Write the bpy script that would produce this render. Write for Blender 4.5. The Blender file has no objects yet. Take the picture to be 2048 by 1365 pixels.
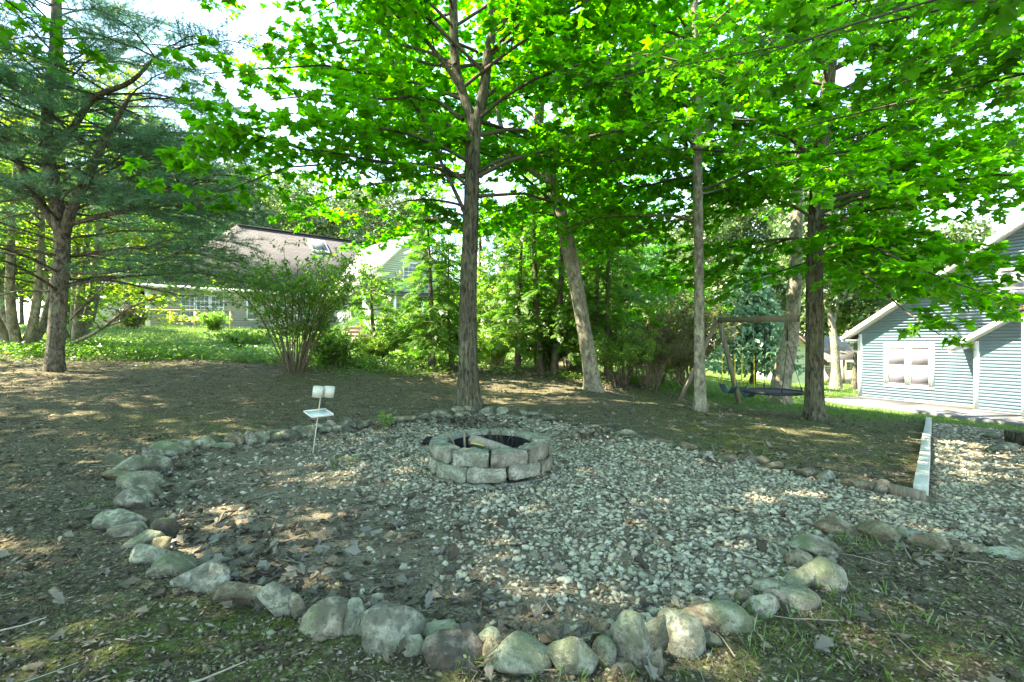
import bpy, math, random
import numpy as np
from mathutils import Vector, noise as mnoise

# ------------------------------------------------------------------ camera, sky, sun, exposure
SC = bpy.context.scene
COL = SC.collection
FPX = 980.0            # focal length in photograph pixels (2048 wide)
CAMH = 1.2
cam_d = bpy.data.cameras.new("camera")
cam = bpy.data.objects.new("camera", cam_d)
COL.objects.link(cam)
cam.location = (0, 0, CAMH)
cam.rotation_euler = (math.radians(90), 0, 0)
cam_d.sensor_width = 36.0
cam_d.lens = 36.0 * FPX / 2048.0
cam_d.clip_start = 0.05
cam_d.clip_end = 1500.0
SC.camera = cam

SUN_DIR = Vector((0.776, 0.07, -0.92)).normalized()     # the way the light travels
SUN_EL = math.asin(-SUN_DIR.z)
SUN_ROT = math.atan2(-SUN_DIR.x, -SUN_DIR.y)
world = bpy.data.worlds.new("World")
SC.world = world
world.use_nodes = True
wn = world.node_tree.nodes
wl = world.node_tree.links
wn.clear()
w_out = wn.new("ShaderNodeOutputWorld")
w_bg = wn.new("ShaderNodeBackground")
w_sky = wn.new("ShaderNodeTexSky")
w_sky.sky_type = 'NISHITA'
w_sky.sun_disc = False
w_sky.sun_elevation = SUN_EL
w_sky.sun_rotation = SUN_ROT
w_sky.air_density = 1.0
w_sky.dust_density = 0.2
w_sky.ozone_density = 1.6
w_tc = wn.new("ShaderNodeTexCoord")
w_map = wn.new("ShaderNodeMapping")
w_map.inputs['Scale'].default_value = (1.2, 1.2, 4.0)
w_noise = wn.new("ShaderNodeTexNoise")
w_noise.inputs['Scale'].default_value = 2.2
w_noise.inputs['Detail'].default_value = 7
w_noise.inputs['Roughness'].default_value = 0.6
w_ramp = wn.new("ShaderNodeValToRGB")
w_ramp.color_ramp.elements[0].position = 0.6
w_ramp.color_ramp.elements[0].color = (0, 0, 0, 1)
w_ramp.color_ramp.elements[1].position = 0.78
w_ramp.color_ramp.elements[1].color = (0.75, 0.75, 0.75, 1)
w_mix = wn.new("ShaderNodeMixRGB")
w_mix.inputs['Color2'].default_value = (2.6, 2.7, 3.2, 1)
wl.new(w_tc.outputs['Generated'], w_map.inputs['Vector'])
wl.new(w_map.outputs['Vector'], w_noise.inputs['Vector'])
wl.new(w_noise.outputs['Fac'], w_ramp.inputs['Fac'])
wl.new(w_ramp.outputs['Color'], w_mix.inputs['Fac'])
wl.new(w_sky.outputs['Color'], w_mix.inputs['Color1'])
wl.new(w_mix.outputs['Color'], w_bg.inputs['Color'])
w_bg.inputs['Strength'].default_value = 0.082
wl.new(w_bg.outputs['Background'], w_out.inputs['Surface'])

sun_d = bpy.data.lights.new("sun", 'SUN')
sun_d.energy = 3.1
sun_d.angle = math.radians(0.5)
sun_d.color = (1.0, 0.95, 0.86)
sun = bpy.data.objects.new("sun", sun_d)
COL.objects.link(sun)
sun.rotation_euler = SUN_DIR.to_track_quat('-Z', 'Y').to_euler()
sun.location = (-30, 0, 40)

SC.view_settings.view_transform = 'Standard'
SC.view_settings.look = 'None'
SC.view_settings.gamma = 1.0
SC.view_settings.use_curve_mapping = False
SC.view_settings.exposure = 3.8
SC.view_settings.use_white_balance = True          # camera set for open shade
SC.view_settings.white_balance_temperature = 7900
SC.view_settings.white_balance_tint = 4
SC.render.engine = 'CYCLES'
SC.cycles.max_bounces = 12
SC.cycles.diffuse_bounces = 10
SC.cycles.transmission_bounces = 8
SC.cycles.transparent_max_bounces = 8
SC.cycles.glossy_bounces = 2
SC.cycles.adaptive_threshold = 0.004
SC.cycles.use_denoising = True
SC.cycles.denoising_prefilter = 'NONE'
SC.cycles.caustics_reflective = False
SC.cycles.caustics_refractive = False

# ------------------------------------------------------------------ terrain height
UP = np.array((0, 0, 1.0))
def W(px, py, d):
    """photograph pixel at distance d -> world point"""
    return np.array(((px - 1024.0) / FPX * d, d, CAMH + (682.5 - py) / FPX * d))

_ctrl = np.array([
    (-0.2, 4.6, 0), (0, 1.8, 0), (-2.6, 3.2, 0), (2.2, 2.6, 0), (-3.6, 4.8, 0.02), (-3.4, 6.2, 0.03), (-1.2, 8.2, 0),
    (0, -2, 0), (-4, 0, 0.12), (4, 0, -0.05), (-5.6, 5.2, 0.15), (-6, 8, 0.38), (-0.75, 9.0, 0.0), (-0.7, 11, 0.12),
    (-8.9, 9.5, 0.59), (-4.65, 10.5, 0.52), (-3, 13, 0.5), (-0.3, 14, 0.23), (1.97, 12, 0.0), (3.6, 9.3, -0.157),
    (6.08, 9.8, -0.4), (4.35, 13, -0.43), (6.05, 13, -0.47), (8.2, 15, -0.68), (3.0, 14.5, -0.05), (2.0, 6.0, -0.05),
    (13.4, 12.8, -1.1), (12, 17.9, -1.1), (15.4, 16.4, -1.1), (13.9, 19.6, -1.1), (18, 8, -1.1), (22, 18, -1.2),
    (3.44, 4.14, -0.1), (5.15, 6.15, -0.25), (9.46, 11.2, -0.62), (10.7, 22, -0.85), (25.8, 38, -2.2), (16, 30, -1.5),
    (-21.6, 27, 1.94), (-16.1, 27, 1.92), (-10, 27, 1.5), (-6.5, 24, 1.1), (-12.6, 17, 1.08), (-7, 16, 0.8), (-18, 30, 1.95), (-8, 34, 1.7),
    (-60, 60, 3), (60, 60, -3), (0, 60, 1.0), (0, -30, 0), (-40, -10, 1.2), (40, -10, -2.0), (0, 200, 1), (-200, 50, 4),
    (200, 50, -4), (0, -200, 0), (-250, -250, 1), (250, -250, -2), (-250, 250, 4), (250, 250, -3), (5, 3, -0.12), (8, 5, -0.35), (13, 5, -0.8)], dtype=float)
def _tps(r2):
    return 0.5 * r2 * np.log(r2 + 1e-9)
def _fit():
    P = _ctrl[:, :2]
    n = len(P)
    d2 = ((P[:, None] - P[None]) ** 2).sum(-1)
    A = np.zeros((n + 3, n + 3))
    A[:n, :n] = _tps(d2) + np.eye(n) * 0.15
    A[:n, n] = 1; A[:n, n + 1:] = P
    A[n, :n] = 1; A[n + 1:, :n] = P.T
    b = np.zeros(n + 3); b[:n] = _ctrl[:, 2]
    return np.linalg.solve(A, b)
_tw = _fit()
def zg(x, y):
    x = np.atleast_1d(np.asarray(x, float)); y = np.atleast_1d(np.asarray(y, float))
    out = np.empty(x.shape)
    xf, yf, of = x.ravel(), y.ravel(), out.reshape(-1)
    n = len(_ctrl)
    for i in range(0, len(xf), 20000):
        X, Y = xf[i:i + 20000], yf[i:i + 20000]
        d2 = (X[:, None] - _ctrl[None, :, 0]) ** 2 + (Y[:, None] - _ctrl[None, :, 1]) ** 2
        of[i:i + 20000] = _tps(d2) @ _tw[:n] + _tw[n] + _tw[n + 1] * X + _tw[n + 2] * Y
    return out
def z1(x, y):
    return float(zg(x, y)[0])
def hit(px, py):
    """where the sight line through a pixel meets the ground"""
    lo = 0.5
    d = lo
    k = (px - 1024.0) / FPX
    s = (682.5 - py) / FPX
    ds = np.arange(0.8, 60, 0.02)
    f = CAMH + s * ds - zg(k * ds, ds)
    i = np.argmax(f <= 0)
    d = ds[i] if f[i] <= 0 else 60.0
    return np.array((k * d, d, z1(k * d, d)))

# ------------------------------------------------------------------ mesh helpers
class MB:
    """collects polygons; build() links them as ONE mesh object"""
    def __init__(self):
        self.v = []; self.f = {}; self.n = 0
    def add(self, verts, faces):
        verts = np.asarray(verts, float).reshape(-1, 3)
        if isinstance(faces, np.ndarray):
            self.f.setdefault(faces.shape[1], []).append(faces + self.n)
        else:
            by = {}
            for f in faces:
                by.setdefault(len(f), []).append(f)
            for k, fs in by.items():
                self.f.setdefault(k, []).append(np.array(fs) + self.n)
        self.v.append(verts); self.n += len(verts)
        return self
    def mesh(self, name, smooth=False):
        V = np.concatenate(self.v)
        me = bpy.data.meshes.new(name)
        me.vertices.add(len(V))
        me.vertices.foreach_set("co", V.astype(np.float32).ravel())
        loops, starts, tot = [], [], 0
        for k, fs in self.f.items():
            F = np.concatenate(fs)
            loops.append(F.ravel()); starts.append(tot + np.arange(len(F)) * k); tot += F.size
        L = np.concatenate(loops); S = np.concatenate(starts)
        me.loops.add(len(L)); me.loops.foreach_set("vertex_index", L.astype(np.int32))
        me.polygons.add(len(S)); me.polygons.foreach_set("loop_start", S.astype(np.int32))
        if smooth:
            me.polygons.foreach_set("use_smooth", np.ones(len(S), dtype=bool))
        me.update(calc_edges=True)
        me.validate()
        return me
    def build(self, name, mat, parent=None, smooth=False, kind=None, label=None):
        me = self.mesh(name, smooth)
        me.materials.append(mat)
        return link(name, me, parent, kind, label)
    # shapes -------------------------------------------------------
    def box(self, c, s, rz=0.0, R=None):
        c = np.asarray(c, float); h = np.asarray(s, float) / 2
        v = np.array([(x, y, z) for z in (-1, 1) for y in (-1, 1) for x in (-1, 1)], float) * h
        if R is None:
            ca, sa = math.cos(rz), math.sin(rz)
            R = np.array(((ca, -sa, 0), (sa, ca, 0), (0, 0, 1)))
        v = v @ np.asarray(R).T + c
        return self.add(v, np.array([(0, 2, 3, 1), (4, 5, 7, 6), (0, 1, 5, 4), (2, 6, 7, 3), (0, 4, 6, 2), (1, 3, 7, 5)]))
    def beam(self, a, b, w, h, up=UP):
        a = np.asarray(a, float); b = np.asarray(b, float)
        t = b - a; L = np.linalg.norm(t); t /= L
        s = np.cross(t, up); s /= np.linalg.norm(s) + 1e-9
        u = np.cross(s, t)
        return self.box((a + b) / 2, (L, w, h), R=np.stack((t, s, u), 1))
    def tube(self, pts, rad, sides=6, cap=True, wob=0.0, rng=None, close_tip=False):
        pts = np.asarray(pts, float); n = len(pts)
        rad = np.broadcast_to(np.asarray(rad, float), (n,))
        T = np.gradient(pts, axis=0); T /= np.linalg.norm(T, axis=1)[:, None] + 1e-9
        ref = np.array((0.31, 0.95, 0.05)) if abs(T[0][2]) > 0.5 else UP
        S = np.cross(T, ref); S /= np.linalg.norm(S, axis=1)[:, None] + 1e-9
        U = np.cross(S, T)
        a = np.arange(sides) / sides * 2 * math.pi
        R = rad[:, None]
        if wob and rng is not None:
            R = R * (1 + wob * rng.standard_normal((n, sides)))
        V = pts[:, None] + (np.cos(a)[None, :, None] * S[:, None] + np.sin(a)[None, :, None] * U[:, None]) * (R[..., None] if R.ndim == 2 and R.shape[1] == sides else R[:, :, None])
        i = np.arange(n - 1)[:, None] * sides; j = np.arange(sides)[None]; k = (j + 1) % sides
        F = np.stack(np.broadcast_arrays(i + j, i + k, i + sides + k, i + sides + j), -1).reshape(-1, 4)
        base = self.n
        self.add(V.reshape(-1, 3), F)
        if cap and sides > 2:
            self.f.setdefault(sides, []).append(np.array([list(range(sides))[::-1], list(range((n - 1) * sides, n * sides))]) + base)
        return self

def link(name, data, parent=None, kind=None, label=None):
    o = bpy.data.objects.new(name, data)
    COL.objects.link(o)
    if parent is not None:
        o.parent = parent
        pl = parent
        off = Vector((0, 0, 0))
        while pl is not None:
            off += pl.location
            pl = pl.parent
        if data is not None and parent.get('_world', 1):
            o.location = -off
    if kind: o['kind'] = kind
    if label: o['label'] = label
    return o
def thing(name, label, cat, loc=(0, 0, 0), group=None):
    """Empty at the base of a thing; parts are written in world coordinates"""
    o = bpy.data.objects.new(name, None)
    o.empty_display_size = 0.1
    COL.objects.link(o)
    o.location = [float(c) for c in loc]
    tag(o, label, cat, group)
    return o
def tag(o, label=None, cat=None, group=None, kind=None):
    if label: o['label'] = label
    if cat: o['category'] = cat
    if group: o['group'] = group
    if kind: o['kind'] = kind
    return o
def copy_tree(src, loc, rz, scale, label, group=None):
    """copy a thing whose parts were written in its own local space"""
    r = src.copy(); COL.objects.link(r)
    r.location = [float(c) for c in loc]; r.rotation_euler = (0, 0, rz)
    r.scale = (scale,) * 3 if not hasattr(scale, '__len__') else scale
    r['label'] = label
    if group: r['group'] = group
    for ch in list(src.children):
        c = ch.copy(); COL.objects.link(c); c.parent = r
    return r

def rotmats(fwd, nrm):
    """frames: x = fwd, z close to nrm"""
    f = fwd / (np.linalg.norm(fwd, axis=1)[:, None] + 1e-9)
    s = np.cross(nrm, f); s /= np.linalg.norm(s, axis=1)[:, None] + 1e-9
    n = np.cross(f, s)
    return np.stack((f, s, n), -1)
def scatter(mb, tv, tf, pos, R, scale):
    """stamp template (tv, tf) at every pos with rotation R and scale"""
    N = len(pos)
    sc = np.asarray(scale, float)
    if sc.ndim == 1: sc = np.repeat(sc[:, None], 3, 1)
    V = np.einsum('nij,nvj->nvi', R, tv[None] * sc[:, None, :]) + pos[:, None]
    F = tf[None] + (np.arange(N) * len(tv))[:, None, None]
    mb.add(V.reshape(-1, 3), F.reshape(-1, tf.shape[1]))
def smooth_path(pts, n):
    """Catmull-Rom resampling of a short control list"""
    P = np.asarray(pts, float)
    P = np.vstack((2 * P[0] - P[1], P, 2 * P[-1] - P[-2]))
    m = len(P) - 3
    t = np.linspace(0, m - 1e-6, n)
    i = t.astype(int); u = (t - i)[:, None]
    a, b, c, d = P[i], P[i + 1], P[i + 2], P[i + 3]
    return 0.5 * (2 * b + (c - a) * u + (2 * a - 5 * b + 4 * c - d) * u ** 2 + (3 * b - a - 3 * c + d) * u ** 3)
def in_poly(x, y, poly):
    poly = np.asarray(poly); r = np.zeros(x.shape, bool)
    x1, y1 = poly[-1]
    for x2, y2 in poly:
        c = ((y1 > y) != (y2 > y)) & (x < (x2 - x1) * (y - y1) / (y2 - y1 + 1e-12) + x1)
        r ^= c
        x1, y1 = x2, y2
    return r
def edge_dist(x, y, poly):
    poly = np.asarray(poly); best = np.full(x.shape, 1e9)
    for a, b in zip(poly, np.roll(poly, -1, 0)):
        ab = b - a
        t = np.clip(((x - a[0]) * ab[0] + (y - a[1]) * ab[1]) / (ab @ ab + 1e-12), 0, 1)
        best = np.minimum(best, np.hypot(x - a[0] - t * ab[0], y - a[1] - t * ab[1]))
    return best

# value noise on arrays (for masks)
_rs = np.random.RandomState(7)
_tab = _rs.rand(256, 256)
def vnoise(x, y):
    xi = np.floor(x).astype(int); yi = np.floor(y).astype(int)
    u = x - xi; v = y - yi
    u = u * u * (3 - 2 * u); v = v * v * (3 - 2 * v)
    g = lambda a, b: _tab[a % 256, b % 256]
    return (g(xi, yi) * (1 - u) + g(xi + 1, yi) * u) * (1 - v) + (g(xi, yi + 1) * (1 - u) + g(xi + 1, yi + 1) * u) * v
def fnoise(x, y, o=4):
    s = 0; a = 0.5; t = 0
    for k in range(o):
        s = s + a * vnoise(x * 2 ** k + 17.3 * k, y * 2 ** k + 5.1 * k); t += a; a *= 0.5
    return s / t
def sstep(e0, e1, x):
    t = np.clip((x - e0) / (e1 - e0), 0, 1)
    return t * t * (3 - 2 * t)
# ------------------------------------------------------------------ materials
class NT:
    def __init__(self, name):
        self.m = bpy.data.materials.new(name)
        self.m.use_nodes = True
        self.t = self.m.node_tree
        self.t.nodes.clear()
        self.out = self.t.nodes.new("ShaderNodeOutputMaterial")
    def n(self, typ, **kw):
        nd = self.t.nodes.new("ShaderNode" + typ)
        for k, v in kw.items():
            if k.startswith('i_'):
                nd.inputs[k[2:]].default_value = v
            else:
                setattr(nd, k, v)
        return nd
    def l(self, a, b):
        self.t.links.new(a, b)
    def coord(self, scale=(1, 1, 1), which='Object'):
        tc = self.n("TexCoord"); mp = self.n("Mapping")
        mp.inputs['Scale'].default_value = scale
        self.l(tc.outputs[which], mp.inputs['Vector'])
        return mp.outputs['Vector']
    def geo_pos(self, scale=(1, 1, 1)):
        g = self.n("NewGeometry"); mp = self.n("Mapping")
        mp.inputs['Scale'].default_value = scale
        self.l(g.outputs['Position'], mp.inputs['Vector'])
        return mp.outputs['Vector']
    def noise(self, vec, scale, detail=4, rough=0.55, dist=0.0):
        nd = self.n("TexNoise")
        nd.inputs['Scale'].default_value = scale; nd.inputs['Detail'].default_value = detail
        nd.inputs['Roughness'].default_value = rough; nd.inputs['Distortion'].default_value = dist
        self.l(vec, nd.inputs['Vector'])
        return nd.outputs['Fac']
    def ramp(self, fac, stops):
        r = self.n("ValToRGB")
        e = r.color_ramp.elements
        while len(e) < len(stops): e.new(0.5)
        for el, (p, c) in zip(e, stops):
            el.position = p
            el.color = (*c, 1) if len(c) == 3 else c
        self.l(fac, r.inputs['Fac'])
        return r.outputs['Color']
    def mix(self, fac, a, b, mode='MIX'):
        m = self.n("MixRGB", blend_type=mode)
        for sock, v in ((m.inputs['Fac'], fac), (m.inputs['Color1'], a), (m.inputs['Color2'], b)):
            if isinstance(v, (int, float)): sock.default_value = v
            elif isinstance(v, tuple): sock.default_value = (*v, 1) if len(v) == 3 else v
            else: self.l(v, sock)
        return m.outputs['Color']
    def math(self, op, a, b=0.0):
        m = self.n("Math", operation=op)
        for s, v in zip(m.inputs, (a, b)):
            if isinstance(v, (int, float)): s.default_value = v
            else: self.l(v, s)
        return m.outputs['Value']
    def bump(self, h, strength=0.5, dist=0.02):
        b = self.n("Bump"); b.inputs['Strength'].default_value = strength; b.inputs['Distance'].default_value = dist
        self.l(h, b.inputs['Height'])
        return b.outputs['Normal']
    def bsdf(self, color, rough=0.8, spec=0.3, normal=None, metallic=0.0):
        b = self.n("BsdfPrincipled")
        if isinstance(color, tuple): b.inputs['Base Color'].default_value = (*color, 1)
        else: self.l(color, b.inputs['Base Color'])
        if isinstance(rough, (int, float)): b.inputs['Roughness'].default_value = rough
        else: self.l(rough, b.inputs['Roughness'])
        b.inputs['Specular IOR Level'].default_value = spec
        b.inputs['Metallic'].default_value = metallic
        if normal is not None: self.l(normal, b.inputs['Normal'])
        return b
    def done(self, sh):
        self.l(sh.outputs[0], self.out.inputs['Surface'])
        return self.m

def leaf_mat(name, diff, trans, tw=0.5, gloss=0.06, rough=0.42, var=0.35):
    """two-sided leaf: each leaf (mesh island) gets its own shade; light shines through"""
    t = NT(name)
    g = t.n("NewGeometry")
    rnd = g.outputs['Random Per Island']
    lo = lambda c, k: tuple(max(0, x * k) for x in c)
    yel = (min(1, diff[0] * 2.2), diff[1] * 1.25, diff[2] * 0.8)
    dcol = t.ramp(rnd, [(0.0, lo(diff, 1 - var)), (0.5, diff), (0.9, lo(diff, 1 + var)), (1.0, yel)])
    yt = (min(1, trans[0] * 1.7), min(1, trans[1] * 1.15), trans[2])
    tcol = t.ramp(rnd, [(0.0, lo(trans, 1 - var * 0.7)), (0.5, trans), (0.88, lo(trans, 1 + var * 0.6)), (1.0, yt)])
    d = t.n("BsdfDiffuse"); t.l(dcol, d.inputs['Color'])
    tr = t.n("BsdfTranslucent"); t.l(tcol, tr.inputs['Color'])
    m1 = t.n("MixShader"); m1.inputs[0].default_value = tw
    t.l(d.outputs[0], m1.inputs[1]); t.l(tr.outputs[0], m1.inputs[2])
    gl = t.n("BsdfGlossy"); gl.inputs['Roughness'].default_value = rough
    gl.inputs['Color'].default_value = (0.9, 0.95, 0.9, 1)
    m2 = t.n("MixShader"); m2.inputs[0].default_value = gloss
    t.l(m1.outputs[0], m2.inputs[1]); t.l(gl.outputs[0], m2.inputs[2])
    return t.done(m2)

def bark_mat(name, c_dark, c_light, lichen=(0.16, 0.19, 0.11), zs=0.22, scale=26, lich=0.5, rings=0):
    t = NT(name)
    v = t.geo_pos((1, 1, zs))
    n1 = t.noise(v, scale, 6, 0.65, 0.6)
    n2 = t.noise(t.geo_pos((1, 1, 0.6)), 5.0, 5, 0.6)
    n3 = t.noise(t.geo_pos((1, 1, 1)), 2.2, 4, 0.6)
    col = t.ramp(n1, [(0.4, c_dark), (0.55, c_light), (0.68, tuple(x * 1.45 for x in c_light))])
    col = t.mix(t.ramp(n2, [(0.5, (0, 0, 0)), (0.66, (lich,) * 3)]), col, lichen)
    if rings:
        n4 = t.noise(t.geo_pos((0.5, 0.5, 1)), 7.0, 5, 0.75, 0.3)
        col = t.mix(t.ramp(n4, [(0.3, (0.85,) * 3), (0.4, (0, 0, 0))]), col, tuple(x * 0.5 for x in c_dark))
    col = t.mix(t.ramp(n3, [(0.38, (0.45,) * 3), (0.55, (0, 0, 0))]), col, tuple(x * 0.6 for x in c_dark))
    nb = t.math('ADD', n1, t.math('MULTIPLY', t.noise(v, scale * 3, 4), 0.3))
    return t.done(t.bsdf(col, 0.95, 0.15, t.bump(nb, 1.0, 0.05)))

def plain(name, c, rough=0.6, spec=0.3, var=0.12, scale=8, metallic=0.0, bump=0.0):
    t = NT(name)
    n = t.noise(t.geo_pos(), scale, 5)
    col = t.ramp(n, [(0.3, tuple(x * (1 - var) for x in c)), (0.7, tuple(min(1, x * (1 + var)) for x in c))])
    nr = t.bump(n, bump, 0.01) if bump else None
    return t.done(t.bsdf(col, rough, spec, nr, metallic))

def wood_mat(name, c1, c2, axis_scale=(8, 8, 0.8), rough=0.85):
    t = NT(name)
    n = t.noise(t.coord(axis_scale), 6, 6, 0.6, 0.4)
    n2 = t.noise(t.coord(), 3, 4)
    col = t.ramp(n, [(0.3, c1), (0.7, c2)])
    col = t.mix(t.ramp(n2, [(0.45, (0, 0, 0)), (0.75, (0.4, 0.4, 0.4))]), col, tuple(x * 0.55 for x in c1))
    return t.done(t.bsdf(col, rough, 0.2, t.bump(n, 0.4, 0.01)))

def stone_mat(name, c1, c2, moss=0.3, mosscol=(0.13, 0.17, 0.075)):
    t = NT(name)
    oi = t.n("ObjectInfo")
    va = t.n("VectorMath", operation='ADD')
    cv = t.n("CombineXYZ")
    rr = t.math('MULTIPLY', oi.outputs['Random'], 37.0)
    for i in range(3): t.l(rr, cv.inputs[i])
    t.l(t.coord(), va.inputs[0]); t.l(cv.outputs[0], va.inputs[1])
    v = va.outputs[0]
    n1 = t.noise(v, 9, 7, 0.65); n2 = t.noise(v, 42, 5, 0.7); n3 = t.noise(v, 4.0, 5, 0.6)
    col = t.ramp(n1, [(0.34, tuple(x * 0.75 for x in c1)), (0.47, c1), (0.6, c2), (0.7, tuple(min(1, x * 1.25) for x in c2))])
    # hue from stone to stone
    tint = t.ramp(oi.outputs['Random'], [(0.0, (0.78, 0.74, 0.66)), (0.3, (1.0, 1.0, 0.95)), (0.6, (0.86, 0.92, 0.86)), (0.85, (1.12, 1.1, 1.0)), (1.0, (0.82, 0.76, 0.74))])
    col = t.mix(1.0, col, tint, 'MULTIPLY')
    col = t.mix(t.ramp(n2, [(0.38, (0.75,) * 3), (0.5, (0, 0, 0))]), col, tuple(x * 0.5 for x in c1))
    # moss sits on what faces up
    g = t.n("NewGeometry"); sx = t.n("SeparateXYZ"); t.l(g.outputs['Normal'], sx.inputs[0])
    upf = t.ramp(sx.outputs['Z'], [(0.0, (0, 0, 0)), (0.9, (1, 1, 1))])
    mf = t.math('MULTIPLY', t.ramp(n3, [(0.45, (0, 0, 0)), (0.62, (1, 1, 1))]), moss)
    mf = t.math('MULTIPLY', mf, t.math('ADD', t.math('MULTIPLY', upf, 0.7), 0.3))
    col = t.mix(mf, col, mosscol)
    h = t.math('ADD', n1, t.math('MULTIPLY', n2, 0.45))
    return t.done(t.bsdf(col, 0.92, 0.2, t.bump(h, 1.0, 0.04)))

def island_mat(name, stops, rough=0.9, spec=0.2, bump=0.0, tw=0.0):
    """stuff made of many small pieces: each piece has its own colour"""
    t = NT(name)
    g = t.n("NewGeometry")
    col = t.ramp(g.outputs['Random Per Island'], stops)
    n = t.noise(t.geo_pos(), 60, 4)
    col = t.mix(t.ramp(n, [(0.35, (0.35,) * 3), (0.6, (0, 0, 0))]), col, t.mix(1.0, col, (0.55, 0.55, 0.55), 'MULTIPLY'))
    b = t.bsdf(col, rough, spec, t.bump(n, bump, 0.01) if bump else None)
    if tw:
        tr = t.n("BsdfTranslucent"); t.l(col, tr.inputs['Color'])
        m = t.n("MixShader"); m.inputs[0].default_value = tw
        t.l(b.outputs[0], m.inputs[1]); t.l(tr.outputs[0], m.inputs[2])
        return t.done(m)
    return t.done(b)

def siding_mat(name, c, var=0.05):
    t = NT(name)
    n = t.noise(t.geo_pos((1, 1, 1)), 1.3, 5)
    n2 = t.noise(t.geo_pos((0.5, 0.5, 12)), 14, 3)
    col = t.ramp(n, [(0.3, tuple(x * (1 - var) for x in c)), (0.7, tuple(min(1, x * (1 + var)) for x in c))])
    return t.done(t.bsdf(col, 0.55, 0.3, t.bump(n2, 0.08, 0.004)))

def shingle_mat(name, c, rot):
    t = NT(name)
    tc = t.n("TexCoord"); mp = t.n("Mapping"); mp.inputs['Rotation'].default_value = rot
    t.l(tc.outputs['Object'], mp.inputs['Vector'])
    br = t.n("TexBrick"); br.inputs['Scale'].default_value = 1.0
    br.inputs['Brick Width'].default_value = 0.33; br.inputs['Row Height'].default_value = 0.16
    br.inputs['Mortar Size'].default_value = 0.012; br.inputs['Bias'].default_value = 0.0
    br.inputs['Color1'].default_value = (*[x * 0.85 for x in c], 1)
    br.inputs['Color2'].default_value = (*[x * 1.15 for x in c], 1)
    br.inputs['Mortar'].default_value = (*[x * 0.45 for x in c], 1)
    t.l(mp.outputs['Vector'], br.inputs['Vector'])
    return t.done(t.bsdf(br.outputs['Color'], 0.95, 0.15))

M = {}
M['maple_leaf'] = leaf_mat('maple_leaf', (0.05, 0.12, 0.009), (0.165, 0.64, 0.012), 0.58, 0.025)
M['maple_leaf_sun_yellow'] = leaf_mat('maple_leaf_sun_yellow', (0.085, 0.13, 0.018), (0.42, 0.58, 0.03), 0.58)  # sun shining through the leaves is put into this yellower colour
M['near_leaf'] = leaf_mat('near_leaf', (0.042, 0.105, 0.008), (0.1, 0.42, 0.01), 0.54, 0.02, 0.42, 0.5)
M['oval_leaf'] = leaf_mat('oval_leaf', (0.06, 0.12, 0.014), (0.25, 0.52, 0.025), 0.5, 0.04)
M['cedar_spray'] = leaf_mat('cedar_spray', (0.06, 0.13, 0.02), (0.14, 0.4, 0.03), 0.45, 0.03)
M['pine_needle'] = leaf_mat('pine_needle', (0.062, 0.16, 0.082), (0.1, 0.3, 0.13), 0.38, 0.06)
M['far_leaf'] = leaf_mat('far_leaf', (0.07, 0.12, 0.035), (0.14, 0.27, 0.05), 0.4, 0.06)
M['far_pine'] = leaf_mat('far_pine', (0.13, 0.23, 0.14), (0.2, 0.42, 0.22), 0.42, 0.05)
M['cover_leaf'] = leaf_mat('cover_leaf', (0.065, 0.14, 0.018), (0.2, 0.46, 0.03), 0.5, 0.06)
M['grass'] = leaf_mat('grass', (0.065, 0.125, 0.02), (0.16, 0.33, 0.04), 0.42, 0.06)
M['red_leaf'] = leaf_mat('red_leaf', (0.09, 0.085, 0.035), (0.2, 0.2, 0.05), 0.4, 0.05)
M['bark'] = bark_mat('maple_bark', (0.036, 0.032, 0.023), (0.125, 0.114, 0.082), (0.1, 0.118, 0.06))
M['bark_smooth'] = bark_mat('smooth_bark', (0.12, 0.105, 0.08), (0.27, 0.245, 0.19), (0.3, 0.3, 0.22), 0.5, 14, 0.6, 1)
M['bark_pine'] = bark_mat('pine_bark', (0.055, 0.045, 0.035), (0.17, 0.15, 0.12), (0.15, 0.17, 0.11), 0.5, 20)
M['bark_dark'] = bark_mat('dark_bark', (0.05, 0.042, 0.032), (0.15, 0.13, 0.1), (0.13, 0.15, 0.08))
M['twig'] = plain('twig_bark', (0.075, 0.062, 0.048), 0.9, 0.15)
M['stem_brown'] = plain('brown_stem', (0.11, 0.092, 0.062), 0.9, 0.15)
M['stem_light'] = plain('shrub_stem', (0.17, 0.145, 0.1), 0.9, 0.15)
M['stone'] = stone_mat('border_stone', (0.16, 0.15, 0.122), (0.38, 0.365, 0.305), 0.6)
M['stone_pale'] = stone_mat('pale_stone', (0.22, 0.208, 0.168), (0.44, 0.42, 0.35), 0.45)
M['stone_dark'] = stone_mat('dark_stone', (0.1, 0.09, 0.075), (0.25, 0.235, 0.2), 0.5)
M['stone_brown'] = stone_mat('brown_stone', (0.15, 0.12, 0.085), (0.33, 0.275, 0.205), 0.3)
M['block'] = stone_mat('pit_block', (0.22, 0.212, 0.18), (0.38, 0.37, 0.32), 0.3)
M['soot'] = plain('soot', (0.02, 0.019, 0.018), 0.95, 0.1, 0.5, 12)
M['gravel'] = island_mat('gravel_stone', [(0.0, (0.15, 0.128, 0.09)), (0.3, (0.27, 0.246, 0.178)), (0.7, (0.38, 0.355, 0.265)), (0.95, (0.48, 0.455, 0.35)), (1.0, (0.34, 0.26, 0.18))], 0.9, 0.25, 0.3)
M['dead_leaf'] = island_mat('dead_leaf', [(0.0, (0.075, 0.06, 0.045)), (0.4, (0.15, 0.13, 0.1)), (0.85, (0.26, 0.24, 0.195)), (1.0, (0.23, 0.165, 0.11))], 0.85, 0.25, 0.2, 0.25)
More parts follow.
